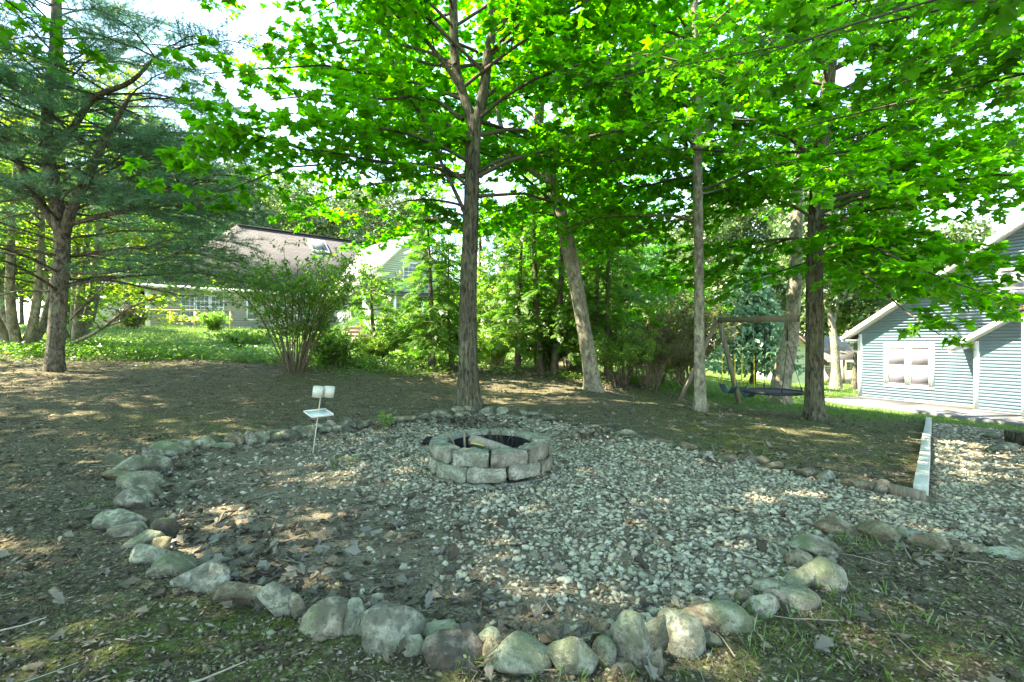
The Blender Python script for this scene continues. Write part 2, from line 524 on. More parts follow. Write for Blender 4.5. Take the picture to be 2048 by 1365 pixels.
M['litter'] = island_mat('litter_chip', [(0.0, (0.04, 0.032, 0.022)), (0.45, (0.12, 0.1, 0.075)), (0.8, (0.24, 0.2, 0.15)), (1.0, (0.34, 0.3, 0.24))], 0.95, 0.15)
M['crumb'] = island_mat('soil_crumb', [(0.0, (0.04, 0.032, 0.02)), (0.5, (0.12, 0.098, 0.065)), (0.8, (0.2, 0.168, 0.12)), (0.93, (0.13, 0.15, 0.05)), (1.0, (0.34, 0.3, 0.23))], 0.95, 0.1)
M['weathered'] = wood_mat('weathered_wood', (0.12, 0.1, 0.075), (0.24, 0.21, 0.165))
M['timber'] = wood_mat('pale_timber', (0.36, 0.35, 0.32), (0.55, 0.54, 0.5))
M['log'] = wood_mat('split_log', (0.16, 0.125, 0.095), (0.33, 0.28, 0.23))
M['tray'] = plain('tray_white', (0.6, 0.61, 0.6), 0.5, 0.35, 0.04, 9)
M['white'] = plain('white_paint', (0.78, 0.78, 0.77), 0.5, 0.35, 0.03, 3)
M['cream'] = plain('cream_plastic', (0.46, 0.46, 0.4), 0.45, 0.4, 0.05, 10)
M['black'] = plain('black_nylon', (0.02, 0.02, 0.024), 0.6, 0.35)
M['mesh'] = plain('woven_mat', (0.045, 0.04, 0.05), 0.75, 0.3, 0.3, 60)
M['seat_blue'] = plain('rubber_belt', (0.03, 0.055, 0.075), 0.55, 0.4)
M['yellow'] = plain('yellow_vinyl', (0.62, 0.47, 0.02), 0.5, 0.4)
M['stem_pole'] = plain('stake_metal', (0.4, 0.37, 0.29), 0.5, 0.4)
M['lichen_wood'] = plain('lichen_wood', (0.34, 0.32, 0.08), 0.8, 0.2, 0.3, 30)
M['steel'] = plain('dull_steel', (0.3, 0.3, 0.29), 0.45, 0.5, 0.1, 20, 0.7)
M['siding_blue'] = siding_mat('blue_siding', (0.165, 0.235, 0.295))
M['siding_tan'] = siding_mat('tan_siding', (0.36, 0.315, 0.31))
M['siding_grey'] = siding_mat('grey_siding', (0.52, 0.53, 0.53))
M['siding_cream'] = siding_mat('cream_siding', (0.55, 0.5, 0.44))
M['shingle'] = shingle_mat('brown_shingle', (0.062, 0.058, 0.06), (0, 0, -0.72))
M['shingle_pale'] = shingle_mat('pale_shingle', (0.3, 0.285, 0.28), (0, 0, 0.85))
M['shingle_dark'] = shingle_mat('dark_shingle', (0.13, 0.085, 0.08), (0, 0, 0))
M['brick'] = plain('far_brick', (0.33, 0.24, 0.2), 0.9, 0.2, 0.35, 12)
M['concrete'] = plain('concrete', (0.115, 0.115, 0.12), 0.9, 0.2, 0.14, 1.4, 0, 0.2)
M['ochre'] = plain('ochre_tone', (0.5, 0.38, 0.16), 0.8, 0.2)
M['deckwood'] = wood_mat('deck_wood', (0.25, 0.19, 0.12), (0.4, 0.31, 0.21))
def _glass():
    t = NT('window_glass')
    n = t.noise(t.geo_pos((0.2, 0.2, 26)), 3, 2)
    col = t.ramp(n, [(0.35, (0.17, 0.17, 0.2)), (0.65, (0.26, 0.26, 0.29))])
    return t.done(t.bsdf(col, 0.12, 0.6))
M['glass'] = _glass()
M['screen'] = plain('insect_screen', (0.16, 0.15, 0.18), 0.7, 0.3, 0.08, 90)

# ground: masks are vertex attributes of the terrain (what grows or lies where), broken up by noise
def ground_mat():
    t = NT('ground')
    p = t.geo_pos()
    def at(n):
        a = t.n("Attribute"); a.attribute_name = n
        return a.outputs['Fac']
    n_big = t.noise(p, 1.1, 6, 0.62); n_mid = t.noise(p, 7, 6, 0.65); n_fine = t.noise(p, 48, 6, 0.7); n_grain = t.noise(p, 170, 3, 0.7)
    dirt = t.ramp(n_mid, [(0.3, (0.065, 0.05, 0.031)), (0.52, (0.145, 0.116, 0.075)), (0.72, (0.25, 0.21, 0.148))])
    chips = t.ramp(n_fine, [(0.54, (0, 0, 0)), (0.6, (0.9,) * 3)])
    dirt = t.mix(chips, dirt, (0.32, 0.29, 0.235))
    dirt = t.mix(t.ramp(n_grain, [(0.36, (0.8,) * 3), (0.48, (0, 0, 0))]), dirt, (0.04, 0.032, 0.022))
    dark = t.ramp(n_fine, [(0.37, (0.9,) * 3), (0.46, (0, 0, 0))])
    dirt = t.mix(dark, dirt, (0.045, 0.036, 0.028))
    moss = t.ramp(n_fine, [(0.34, (0.028, 0.036, 0.008)), (0.5, (0.095, 0.118, 0.026)), (0.64, (0.19, 0.215, 0.06))])
    mf = t.math('MULTIPLY', at('moss'), t.ramp(n_mid, [(0.36, (0, 0, 0)), (0.54, (1, 1, 1))]))
    col = t.mix(mf, dirt, moss)
    mud = t.ramp(n_fine, [(0.32, (0.12, 0.093, 0.06)), (0.5, (0.27, 0.22, 0.152)), (0.66, (0.44, 0.38, 0.275))])
    col = t.mix(at('gravel'), col, t.mix(t.ramp(n_grain, [(0.38, (0.7,) * 3), (0.55, (0, 0, 0))]), mud, (0.09, 0.08, 0.065)))
    lawn = t.ramp(t.math('ADD', t.math('MULTIPLY', n_fine, 0.5), t.math('MULTIPLY', n_big, 0.5)), [(0.32, (0.055, 0.105, 0.02)), (0.55, (0.095, 0.165, 0.03)), (0.7, (0.16, 0.19, 0.055))])
    col = t.mix(at('lawn'), col, lawn)
    h = t.math('ADD', t.math('MULTIPLY', n_mid, 0.8), t.math('ADD', t.math('MULTIPLY', n_fine, 0.6), t.math('MULTIPLY', n_grain, 0.25)))
    return t.done(t.bsdf(col, 0.95, 0.15, t.bump(h, 1.0, 0.06)))
M['ground'] = ground_mat()
# ------------------------------------------------------------------ ground and paths
BED_PX = [(300, 925), (380, 893), (480, 880), (590, 868), (690, 858), (800, 842), (880, 834), (1000, 825), (1100, 838), (1180, 852), (1250, 868),
          (1330, 884), (1400, 900), (1500, 922), (1580, 940), (1650, 955), (1760, 980), (1850, 1002), (1862, 985), (1868, 913), (1858, 843), (1935, 852), (2012, 862), (2200, 884),
          (2420, 920), (2420, 1010), (2200, 1120), (2048, 1112), (1900, 1088), (1800, 1072), (1690, 1056), (1640, 1095), (1600, 1150), (1560, 1190),
          (1500, 1215), (1400, 1250), (1250, 1290), (1100, 1318), (950, 1300), (800, 1265), (650, 1225), (540, 1190), (450, 1165),
          (350, 1130), (310, 1085), (290, 1030), (290, 980)]
BED = np.array([hit(*p)[:2] for p in BED_PX])
LAWN_R = np.array([(5.0, 15.0), (5.8, 13.2), (6.9, 11.6), (8.2, 10.9), (9.3, 11.25), (10.8, 11.7), (12.2, 12.1), (12.4, 10), (14, 8), (60, 0), (60, 70), (3, 70), (3.6, 24)])
LAWN_L = np.array([(-3.2, 11.4), (-4.0, 12.0), (-5.5, 12.4), (-8, 12.6), (-14, 12.5), (-60, 14), (-60, 60), (2, 60), (1.5, 18)])
def masks(x, y):
    j = 0.35 * (fnoise(x * 1.3, y * 1.3) - 0.5)
    g = in_poly(x, y, BED); ed = edge_dist(x, y, BED)
    sd = np.where(g, ed, -ed)
    gravel = sstep(-0.05, 0.12, sd + j * 0.4)
    gravel = gravel * (1 - 0.6 * sstep(0.05, 0.6, (x - 3.5) * 0.76 - (y - 4.14) * 0.65) * sstep(4.0, 5.2, y))
    l1 = in_poly(x, y, LAWN_R); d1 = edge_dist(x, y, LAWN_R)
    l2 = in_poly(x, y, LAWN_L); d2 = edge_dist(x, y, LAWN_L)
    lawn = np.maximum(sstep(-0.9, 0.7, np.where(l1, d1, -d1) + j * 3), sstep(-0.6, 0.6, np.where(l2, d2, -d2) + j * 3))
    # moss where the ground is trodden little: the near foreground, the strip right of the bed
    m = 0.2 + 0.0 * x
    m = np.maximum(m, np.exp(-(((x + 0.9) / 1.3) ** 2 + ((y - 1.45) / 0.45) ** 2)) * 1.2)
    m = np.maximum(m, np.exp(-(((x + 1.25) / 0.8) ** 2 + ((y - 2.0) / 0.45) ** 2)) * 1.3 * sstep(0.02, -0.1, sd))
    m = np.maximum(m, np.exp(-(((x + 4.3) / 1.6) ** 2 + ((y - 6.4) / 0.8) ** 2)) * 0.6)
    m = np.maximum(m, np.exp(-(((x - 1.6) / 1.0) ** 2 + ((y - 1.75) / 0.6) ** 2)) * 0.95)
    m = np.maximum(m, 0.75 * sstep(0.5, 1.6, x - 0.15 * y) * sstep(4.8, 5.6, y) * sstep(0, 0.3, -sd))
    m = np.maximum(m, 0.45 * sstep(3.0, 2.2, y) * sstep(-2, -2.4, x))
    m = np.maximum(m, 0.8 * np.exp(-(((x + 4.0) / 0.9) ** 2 + ((y - 10.1) / 0.7) ** 2)))
    m = np.clip(m * (0.5 + fnoise(x * 2.1 + 9, y * 2.1)), 0, 1)
    return gravel, lawn, m, sd

def build_ground():
    n = 285
    u = np.linspace(-1, 1, n)
    g = 1.35 * np.sinh(np.arcsinh(420 / 1.35) * u)
    X, Y = np.meshgrid(g + 0.0, g + 4.2)
    x, y = X.ravel(), Y.ravel()
    z = zg(np.clip(x, -250, 250), np.clip(y, -250, 250))
    gr, lw, ms, sd = masks(x, y)
    near = sstep(40, 12, np.hypot(x, y - 4))
    z = z + near * (1 - gr) * (0.07 * (fnoise(x * 1.7, y * 1.7) - 0.5) + 0.035 * (fnoise(x * 7, y * 7, 3) - 0.5))
    z = z + near * gr * 0.025 * (fnoise(x * 3, y * 3, 3) - 0.5)
    z = z - 0.02 * gr
    # the slab of the walk lies proud of the soil
    mb = MB()
    i = np.arange(n - 1)[:, None] * n; k = np.arange(n - 1)[None]
    F = np.stack(np.broadcast_arrays(i + k, i + k + 1, i + n + k + 1, i + n + k), -1).reshape(-1, 4)
    mb.add(np.stack((x, y, z), 1), F)
    o = mb.build('ground', M['ground'], None, True, 'structure')
    for nm, a in (('gravel', gr), ('lawn', lw), ('moss', ms)):
        at = o.data.attributes.new(nm, 'FLOAT', 'POINT')
        at.data.foreach_set('value', a.astype(np.float32))
    return o
build_ground()
def zs(x, y):
    """terrain as built (with its small unevenness, without the finest)"""
    gr, lw, ms, sd = masks(x, y)
    return zg(x, y) + (1 - gr) * 0.07 * (fnoise(x * 1.7, y * 1.7) - 0.5) + (1 - gr) * 0.035 * (fnoise(x * 7, y * 7, 3) - 0.5) + gr * 0.025 * (fnoise(x * 3, y * 3, 3) - 0.5) - 0.02 * gr

RS = np.random.RandomState
def ico():
    p = (1 + 5 ** 0.5) / 2
    v = np.array([(-1, p, 0), (1, p, 0), (-1, -p, 0), (1, -p, 0), (0, -1, p), (0, 1, p), (0, -1, -p), (0, 1, -p), (p, 0, -1), (p, 0, 1), (-p, 0, -1), (-p, 0, 1)], float)
    f = np.array([(0, 11, 5), (0, 5, 1), (0, 1, 7), (0, 7, 10), (0, 10, 11), (1, 5, 9), (5, 11, 4), (11, 10, 2), (10, 7, 6), (7, 1, 8),
                  (3, 9, 4), (3, 4, 2), (3, 2, 6), (3, 6, 8), (3, 8, 9), (4, 9, 5), (2, 4, 11), (6, 2, 10), (8, 6, 7), (9, 8, 1)])
    return v / np.linalg.norm(v, axis=1)[:, None], f
def ico_sub(k):
    v, f = ico()
    for _ in range(k):
        vl = list(v); cache = {}; nf = []
        def mid(a, b):
            key = (a, b) if a < b else (b, a)
            if key not in cache:
                m = vl[a] + vl[b]; vl.append(m / np.linalg.norm(m)); cache[key] = len(vl) - 1
            return cache[key]
        for a, b, c in f:
            ab, bc, ca = mid(a, b), mid(b, c), mid(c, a)
            nf += [(a, ab, ca), (b, bc, ab), (c, ca, bc), (ab, bc, ca)]
        v, f = np.array(vl), np.array(nf)
    return v, f
ICO = {k: ico_sub(k) for k in (0, 1, 2, 3)}
OCT = (np.array([(1, 0, 0), (-1, 0, 0), (0, 1, 0), (0, -1, 0), (0, 0, 1), (0, 0, -1)], float) * 1.15, np.array([(0, 2, 4), (2, 1, 4), (1, 3, 4), (3, 0, 4), (2, 0, 5), (1, 2, 5), (3, 1, 5), (0, 3, 5)]))

def sample_area(r, n, x0, x1, y0, y1):
    return r.uniform(x0, x1, n), r.uniform(y0, y1, n)

def rand_rot(r, n, tilt=1.0):
    f = np.stack((np.cos(a := r.uniform(0, 6.283, n)), np.sin(a), r.normal(0, 0.25 * tilt, n)), 1)
    nrm = np.stack((r.normal(0, 0.35 * tilt, n), r.normal(0, 0.35 * tilt, n), np.ones(n)), 1)
    return rotmats(f, nrm)

def gravel():
    r = RS(11)
    mb = MB()
    v0, f0 = ICO[0]
    # near to the lens every stone, farther off a thinner cover of slightly larger ones
    bands = [(1.4, 2.9, 1500, 1.0), (2.9, 5.2, 1350, 1.03), (5.2, 8.2, 650, 1.22), (8.2, 12.5, 260, 1.6)]
    for y0, y1, dens, big in bands:
        x0, x1 = -4.2, 13.0
        n = int(dens * (x1 - x0) * (y1 - y0))
        x, y = sample_area(r, n, x0, x1, y0, y1)
        keep = (np.abs(x) < 1.15 * y + 0.5) & in_poly(x, y, BED)
        x, y = x[keep], y[keep]
        ed = edge_dist(x, y, BED)
        # thick on the right and at the back, thin mud on the left and in front
        cover = 0.16 + 1.5 * sstep(-1.0, 0.9, x + 0.75 * (y - 3.1)) 
        cover = cover * (0.5 + 0.7 * fnoise(x * 1.4 + 3, y * 1.4)) * sstep(0, 0.16, ed + 0.03)
        cover *= 1 - 0.72 * sstep(0.05, 0.5, (x - 3.5) * 0.76 - (y - 4.14) * 0.65)
        cover *= 1 - 0.75 * sstep(-0.3, -1.1, x) * sstep(3.6, 3.0, y)
        k = r.rand(len(x)) < cover
        x, y = x[k], y[k]
        n = len(x)
        z = zs(x, y)
        s = big * r.lognormal(math.log(0.0118), 0.36, n).clip(0.005, 0.023)
        tv = [v0 * (1 + 0.28 * RS(k).standard_normal((12, 1))) + 0.1 * RS(k + 50).standard_normal((12, 3)) for k in range(10)]
        ff = f0
        if y0 > 2.5:
            ff = OCT[1]; tv = [OCT[0] * (1 + 0.3 * RS(k).standard_normal((6, 1))) + 0.14 * RS(k + 50).standard_normal((6, 3)) for k in range(10)]
        kind = r.randint(0, 10, n)
        R = rand_rot(r, n, 1.3)
        sc = np.stack((s * r.uniform(0.9, 1.45, n), s * r.uniform(0.75, 1.1, n), s * r.uniform(0.5, 0.85, n)), 1)
        pos = np.stack((x, y, z + sc[:, 2] * r.uniform(0.1, 0.8, n)), 1)
        for t in range(10):
            m = kind == t
            if m.any(): scatter(mb, tv[t], ff, pos[m], R[m], sc[m])
    o = mb.build('gravel', M['gravel'], None, False, 'stuff')
    tag(o, 'loose pale grey crushed gravel spread inside the stone edging', 'gravel')
gravel()

# dead leaves, bark chips, twigs on the soil
def leaf_outline(pts, curl=0.0):
    """half outline (x along the leaf, y half width) -> fan of triangles, mirrored, slightly folded"""
    half = [(x, y) for x, y in pts]
    out = [(0, 0)] + half + [(x, -y) for x, y in half[::-1] if y > 1e-6]
    v = np.array([(x, y, 0.16 * abs(y) - curl * (x - 0.5) ** 2) for x, y in out])
    f = np.array([(0, i + 1, i) for i in range(1, len(out) - 1)])[:, [0, 2, 1]]
    return v, f
MAPLE = leaf_outline([(-0.08, 0.30), (0.22, 0.26), (0.30, 0.60), (0.52, 0.24), (1.0, 0.0)], 0.12)
MAPLE6 = leaf_outline([(-0.04, 0.36), (0.32, 0.62), (0.52, 0.24), (1.0, 0.0)], 0.12)
MAPLE_FINE = leaf_outline([(-0.05, 0.12), (-0.14, 0.30), (0.02, 0.42), (0.20, 0.30), (0.24, 0.45), (0.42, 0.66), (0.50, 0.50), (0.48, 0.24), (0.70, 0.26), (0.80, 0.12), (1.0, 0.0)], 0.15)
OAK = leaf_outline([(0.12, 0.06), (0.22, 0.24), (0.33, 0.09), (0.46, 0.33), (0.58, 0.12), (0.72, 0.27), (0.84, 0.10), (1.0, 0.0)], -0.5)
OAK2 = (OAK[0].copy(), OAK[1])
OAK2[0][:, 1] *= np.where(OAK2[0][:, 1] > 0, 0.7, 1.15)
OAK2[0][:, 2] = 0.5 * np.abs(OAK2[0][:, 1]) + 0.35 * (OAK2[0][:, 0] - 0.4) ** 2 + 0.1 * np.sin(OAK2[0][:, 0] * 9)
OAK[0][:, 2] += 0.25 * OAK[0][:, 1] * OAK[0][:, 0] + 0.06 * np.sin(OAK[0][:, 0] * 11)
OVAL = (np.array([(0, 0, 0), (0.35, 0.26, 0.06), (0.75, 0.2, 0.05), (1.0, 0, -0.03), (0.75, -0.2, 0.05), (0.35, -0.26, 0.06)], float), np.array([(0, 3, 1), (1, 3, 2), (0, 5, 3), (5, 4, 3)]))

def dead_leaves():
    r = RS(21)
    mb = MB()
    def drop(x, y, size, tv, lift=0.02):
        n = len(x)
        R = rand_rot(r, n, 1.6)
        z = zs(x, y) + r.uniform(0.004, lift, n)
        scatter(mb, tv[0], tv[1], np.stack((x, y, z), 1), R, size * r.uniform(0.55, 1.25, n))
    # thick inside the left and front edge of the bed, thinner elsewhere
    x, y = sample_area(r, 60000, -4.2, 4, 1.2, 8)
    g = in_poly(x, y, BED); ed = edge_dist(x, y, BED)
    p = np.where(g, 0.55 * np.exp(-ed / 0.22) * sstep(1.6, -0.5, x) + 0.22 * sstep(0.2, -0.8, x) * sstep(4.2, 3.0, y) + 0.03, 0.02)
    p *= 0.3 + 1.3 * fnoise(x * 2.3, y * 2.3)
    k = r.rand(len(x)) < p * 0.62
    x, y = x[k], y[k]; h = r.rand(len(x)) < 0.55
    drop(x[h], y[h], 0.085, OAK, 0.035); drop(x[~h], y[~h], 0.07, OAK2, 0.03)
    # over the trodden soil
    x, y = sample_area(r, 26000, -14, 9, 1.0, 15)
    k = (np.abs(x) < 1.1 * y + 0.6) & ~in_poly(x, y, BED) & (r.rand(len(x)) < 0.16 + 0.25 * fnoise(x, y) * sstep(9, 13, y))
    x, y = x[k], y[k]; h = r.rand(len(x)) < 0.5
    drop(x[h], y[h], 0.08, OAK); drop(x[~h], y[~h], 0.06, OAK2)
    # leaf piles: behind the pit and under the hedge
    for cx, cy, sx, sy, n in ((-0.75, 7.4, 0.28, 0.16, 160), (-0.35, 7.0, 0.3, 0.1, 60), (1.0, 6.2, 0.3, 0.12, 60), (0.2, 14.6, 3.0, 0.5, 900), (-3.2, 13.2, 0.9, 0.5, 350)):
        x, y = r.normal(cx, sx, n), r.normal(cy, sy, n)
        drop(x, y, 0.1, OAK, 0.09)
    o = mb.build('fallen_leaves', M['dead_leaf'], None, False, 'stuff')
    tag(o, 'dry brown fallen leaves scattered over the soil and gravel', 'leaves')
dead_leaves()

def wood_litter():
    r = RS(31)
    mb = MB()
    # chips and crumbs
    v0, f0 = OCT
    tv = v0 * np.array((1, 0.35, 0.22))
    for y0, y1, dens in ((0.9, 2.6, 1500), (2.6, 5, 520), (5, 9, 150), (9, 14, 45)):
        n = int(dens * 26 * (y1 - y0))
        x, y = sample_area(r, n, -13, 13, y0, y1)
        k = (np.abs(x) < 1.06 * y + 0.1)
        x, y = x[k], y[k]
        g = in_poly(x, y, BED)
        k = (r.rand(len(x)) < np.where(g, 0.35, 0.8) * (0.3 + fnoise(x * 2.7, y * 2.7)))
        x, y = x[k], y[k]; n = len(x)
        s = r.lognormal(math.log(0.0105 if y1 < 3 else 0.015), 0.4, n).clip(0.005, 0.035)
        scatter(mb, tv, f0, np.stack((x, y, zs(x, y) + 0.004), 1), rand_rot(r, n), s)
    # twigs
    n = 900
    x, y = sample_area(r, n * 3, -9, 9, 1.1, 12)
    k = (np.abs(x) < 1.1 * y + 0.3)
    x, y = x[k][:n * 2], y[k][:n * 2]
    for a, b in zip(x, y):
        L = r.uniform(0.08, 0.32) * (1.5 if r.rand() < 0.08 else 1); an = r.uniform(0, 3.14)
        m = np.array([(-0.5, 0), (-0.1, r.normal(0, 0.05)), (0.2, r.normal(0, 0.06)), (0.5, 0)]) * L
        xs = a + m[:, 0] * math.cos(an) - m[:, 1] * math.sin(an); ys = b + m[:, 0] * math.sin(an) + m[:, 1] * math.cos(an)
        P = np.stack((xs, ys, zs(xs, ys) + 0.012), 1)
        mb.tube(P, np.linspace(1, 0.5, 4) * r.uniform(0.0022, 0.006), 4, cap=False)
    o = mb.build('twigs', M['litter'], None, False, 'stuff')
    tag(o, 'small twigs and bark chips strewn over the bare soil', 'litter')
wood_litter()

def soil_crumbs():
    r = RS(37); mb = MB()
    for y0, y1, dens, s0 in ((0.9, 1.9, 3000, 0.0065), (1.9, 3.2, 1200, 0.009), (3.2, 6.0, 260, 0.014)):
        n = int(dens * 14 * (y1 - y0))
        x, y = sample_area(r, n, -7, 7, y0, y1)
        k = (np.abs(x) < 1.06 * y + 0.1); x, y = x[k], y[k]
        k = ~in_poly(x, y, BED) & (r.rand(len(x)) < 0.25 + 1.1 * (fnoise(x * 3.1 + 8, y * 3.1) - 0.2)); x, y = x[k], y[k]
        n = len(x); s = r.lognormal(math.log(s0), 0.45, n).clip(0.003, 0.03)
        sc = np.stack((s, s * r.uniform(0.6, 1, n), s * r.uniform(0.4, 0.8, n)), 1)
        scatter(mb, OCT[0] * (1 + 0.2 * RS(3).standard_normal((6, 1))), OCT[1], np.stack((x, y, zs(x, y) + 0.001), 1), rand_rot(r, n, 1.5), sc)
    tag(mb.build('soil_crumbs', M['crumb'], None, False, 'stuff'), 'crumbs of dark soil and tiny stones on the bare ground', 'soil')
soil_crumbs()
BLADE = (np.array([(0, -0.03, 0), (0, 0.03, 0), (0.16, 0.0, 0.55), (0.42, 0, 0.95)], float), np.array([(0, 1, 2), (0, 2, 3)]))
BLADE[0][2, 1] = 0.03
def blades(mb, r, x, y, h, spread=0.5, wd=1.0):
    n = len(x)
    a = r.uniform(0, 6.283, n)
    f = np.stack((np.cos(a), np.sin(a), np.zeros(n)), 1)
    nrm = np.stack((r.normal(0, spread * 0.5, n), r.normal(0, spread * 0.5, n), np.ones(n)), 1)
    hs = h * r.uniform(0.5, 1.3, n)
    sc = np.stack((hs, np.full(n, wd) * (h * 0.7 + 0.05), hs), 1)
    scatter(mb, BLADE[0], BLADE[1], np.stack((x, y, zs(x, y) - 0.01), 1), rotmats(f, nrm), sc)
def grass():
    r = RS(41)
    mb = MB()
    # tufts by the front right stones and along the edging
    spots = [(1560, 1240, 0.22, 90, 0.1), (1690, 1200, 0.2, 50, 0.09), (1480, 1300, 0.2, 60, 0.08), (1400, 1340, 0.15, 45, 0.08), (1160, 1355, 0.1, 40, 0.09),
             (1710, 1085, 0.16, 70, 0.09), (1750, 1120, 0.3, 60, 0.07), (1850, 1280, 0.3, 50, 0.07), (1900, 1180, 0.4, 60, 0.06), (190, 1010, 0.15, 40, 0.07),
             (500, 1255, 0.12, 30, 0.06), (320, 1330, 0.12, 25, 0.06), (960, 1345, 0.06, 12, 0.08), (490, 855, 0.2, 40, 0.06), (1220, 1100, 0.3, 16, 0.05), (760, 890, 0.4, 30, 0.05), (1000, 830, 0.3, 40, 0.06), (1650, 1310, 0.3, 60, 0.08), (1620, 1260, 0.25, 50, 0.08), (1750, 1330, 0.3, 40, 0.08)]
    for px, py, s, n, h in spots:
        c = hit(px, py)
        blades(mb, r, r.normal(c[0], s, int(n * 1.3)), r.normal(c[1], s * 0.6, int(n * 1.3)), h * 0.75, 1.1, 0.55)
    # thin grass on the mossy bank right of the bed, and around the trees there
    x, y = sample_area(r, 24000, -1, 12, 5.2, 14)
    g, l, m, sd = masks(x, y)
    k = (np.abs(x) < 1.08 * y) & (sd < -0.1) & (r.rand(len(x)) < 0.06 + 0.35 * m * sstep(0.45, 0.65, fnoise(x * 1.2, y * 1.2)))
    blades(mb, r, x[k], y[k], 0.06, 0.9)
    # lawn
    for (x0, x1, y0, y1, n, h) in ((4, 14, 10, 15, 36000, 0.07), (4, 22, 15, 24, 26000, 0.1), (4, 30, 24, 40, 9000, 0.16), (-16, -2, 11.5, 17, 20000, 0.14), (-24, 0, 17, 27, 14000, 0.18), (1, 5, 14, 22, 9000, 0.12)):
        x, y = sample_area(r, n, x0, x1, y0, y1)
        g, l, m, sd = masks(x, y)
        k = (np.abs(x) < 1.08 * y) & (r.rand(n) < l)
        x, y = x[k], y[k]
        k = ~in_poly(x, y, WALK)
        blades(mb, r, x[k], y[k], h, 0.9)
    o = mb.build('grass', M['grass'], None, False, 'stuff')
    tag(o, 'green grass in tufts by the stones and as lawn beyond the trees', 'grass')
# ------------------------------------------------------------------ concrete walk by the blue house
U_ = np.array((0.416, -0.91)) / np.hypot(0.416, 0.91)       # along the facade, towards the camera
N_ = np.array((-U_[1], U_[0])) * -1                          # out of the facade, towards the lawn
F0 = np.array((13.9, 19.6))
WALK = np.array([F0 + U_ * -0.3, F0 - U_ * 0.3 + N_ * 2.3, F0 + U_ * 7.0 + N_ * 3.0, F0 + U_ * 16 + N_ * 3.6, F0 + U_ * 16])
def walk():
    mb = MB()
    a = WALK
    zt, zb = -1.03, -1.4
    segs = [0, 2.6, 5.4, 8.2, 11.2, 16.3]
    for s0, s1 in zip(segs, segs[1:]):
        def outer(s): return F0 + U_ * s + N_ * (2.3 + 0.09 * s)
        q = [F0 + U_ * (s0 - 0.3) + N_ * 0.02, F0 + U_ * (s1 - 0.312) + N_ * 0.02, outer(s1 - 0.312), outer(s0 - 0.3)]
        v = [(*p, zb) for p in q] + [(*p, zt) for p in q]
        mb.add(v, [(0, 1, 2, 3)[::-1], (4, 5, 6, 7), (0, 1, 5, 4), (1, 2, 6, 5), (2, 3, 7, 6), (3, 0, 4, 7)])
    mb.build('walkway', M['concrete'], None, False, 'structure')
walk()
grass()
# ------------------------------------------------------------------ stones edging the gravel bed
def rock_mesh(seed, sub=3, cuts=11, soft=14.0):
    r = RS(seed)
    v, f = ICO[sub]
    n = r.standard_normal((cuts, 3)); n /= np.linalg.norm(n, axis=1)[:, None]
    d = r.uniform(0.45, 0.92, cuts)
    dots = np.maximum(v @ n.T, 1e-3)
    k = d[None] / dots
    k = np.minimum(k, 3)
    rad = (np.sum(k ** -soft, 1) + 1.0 ** -soft) ** (-1 / soft)
    off = r.uniform(0, 50, 3)
    nz = np.array([mnoise.fractal(Vector(p * 2.1 + off), 0.7, 2.0, 4) for p in v])
    rad = rad * (1 + 0.045 * nz)
    v = v * rad[:, None]
    v -= (v.max(0) + v.min(0)) / 2
    v /= (v.max(0) - v.min(0)) / 2
    return v, f
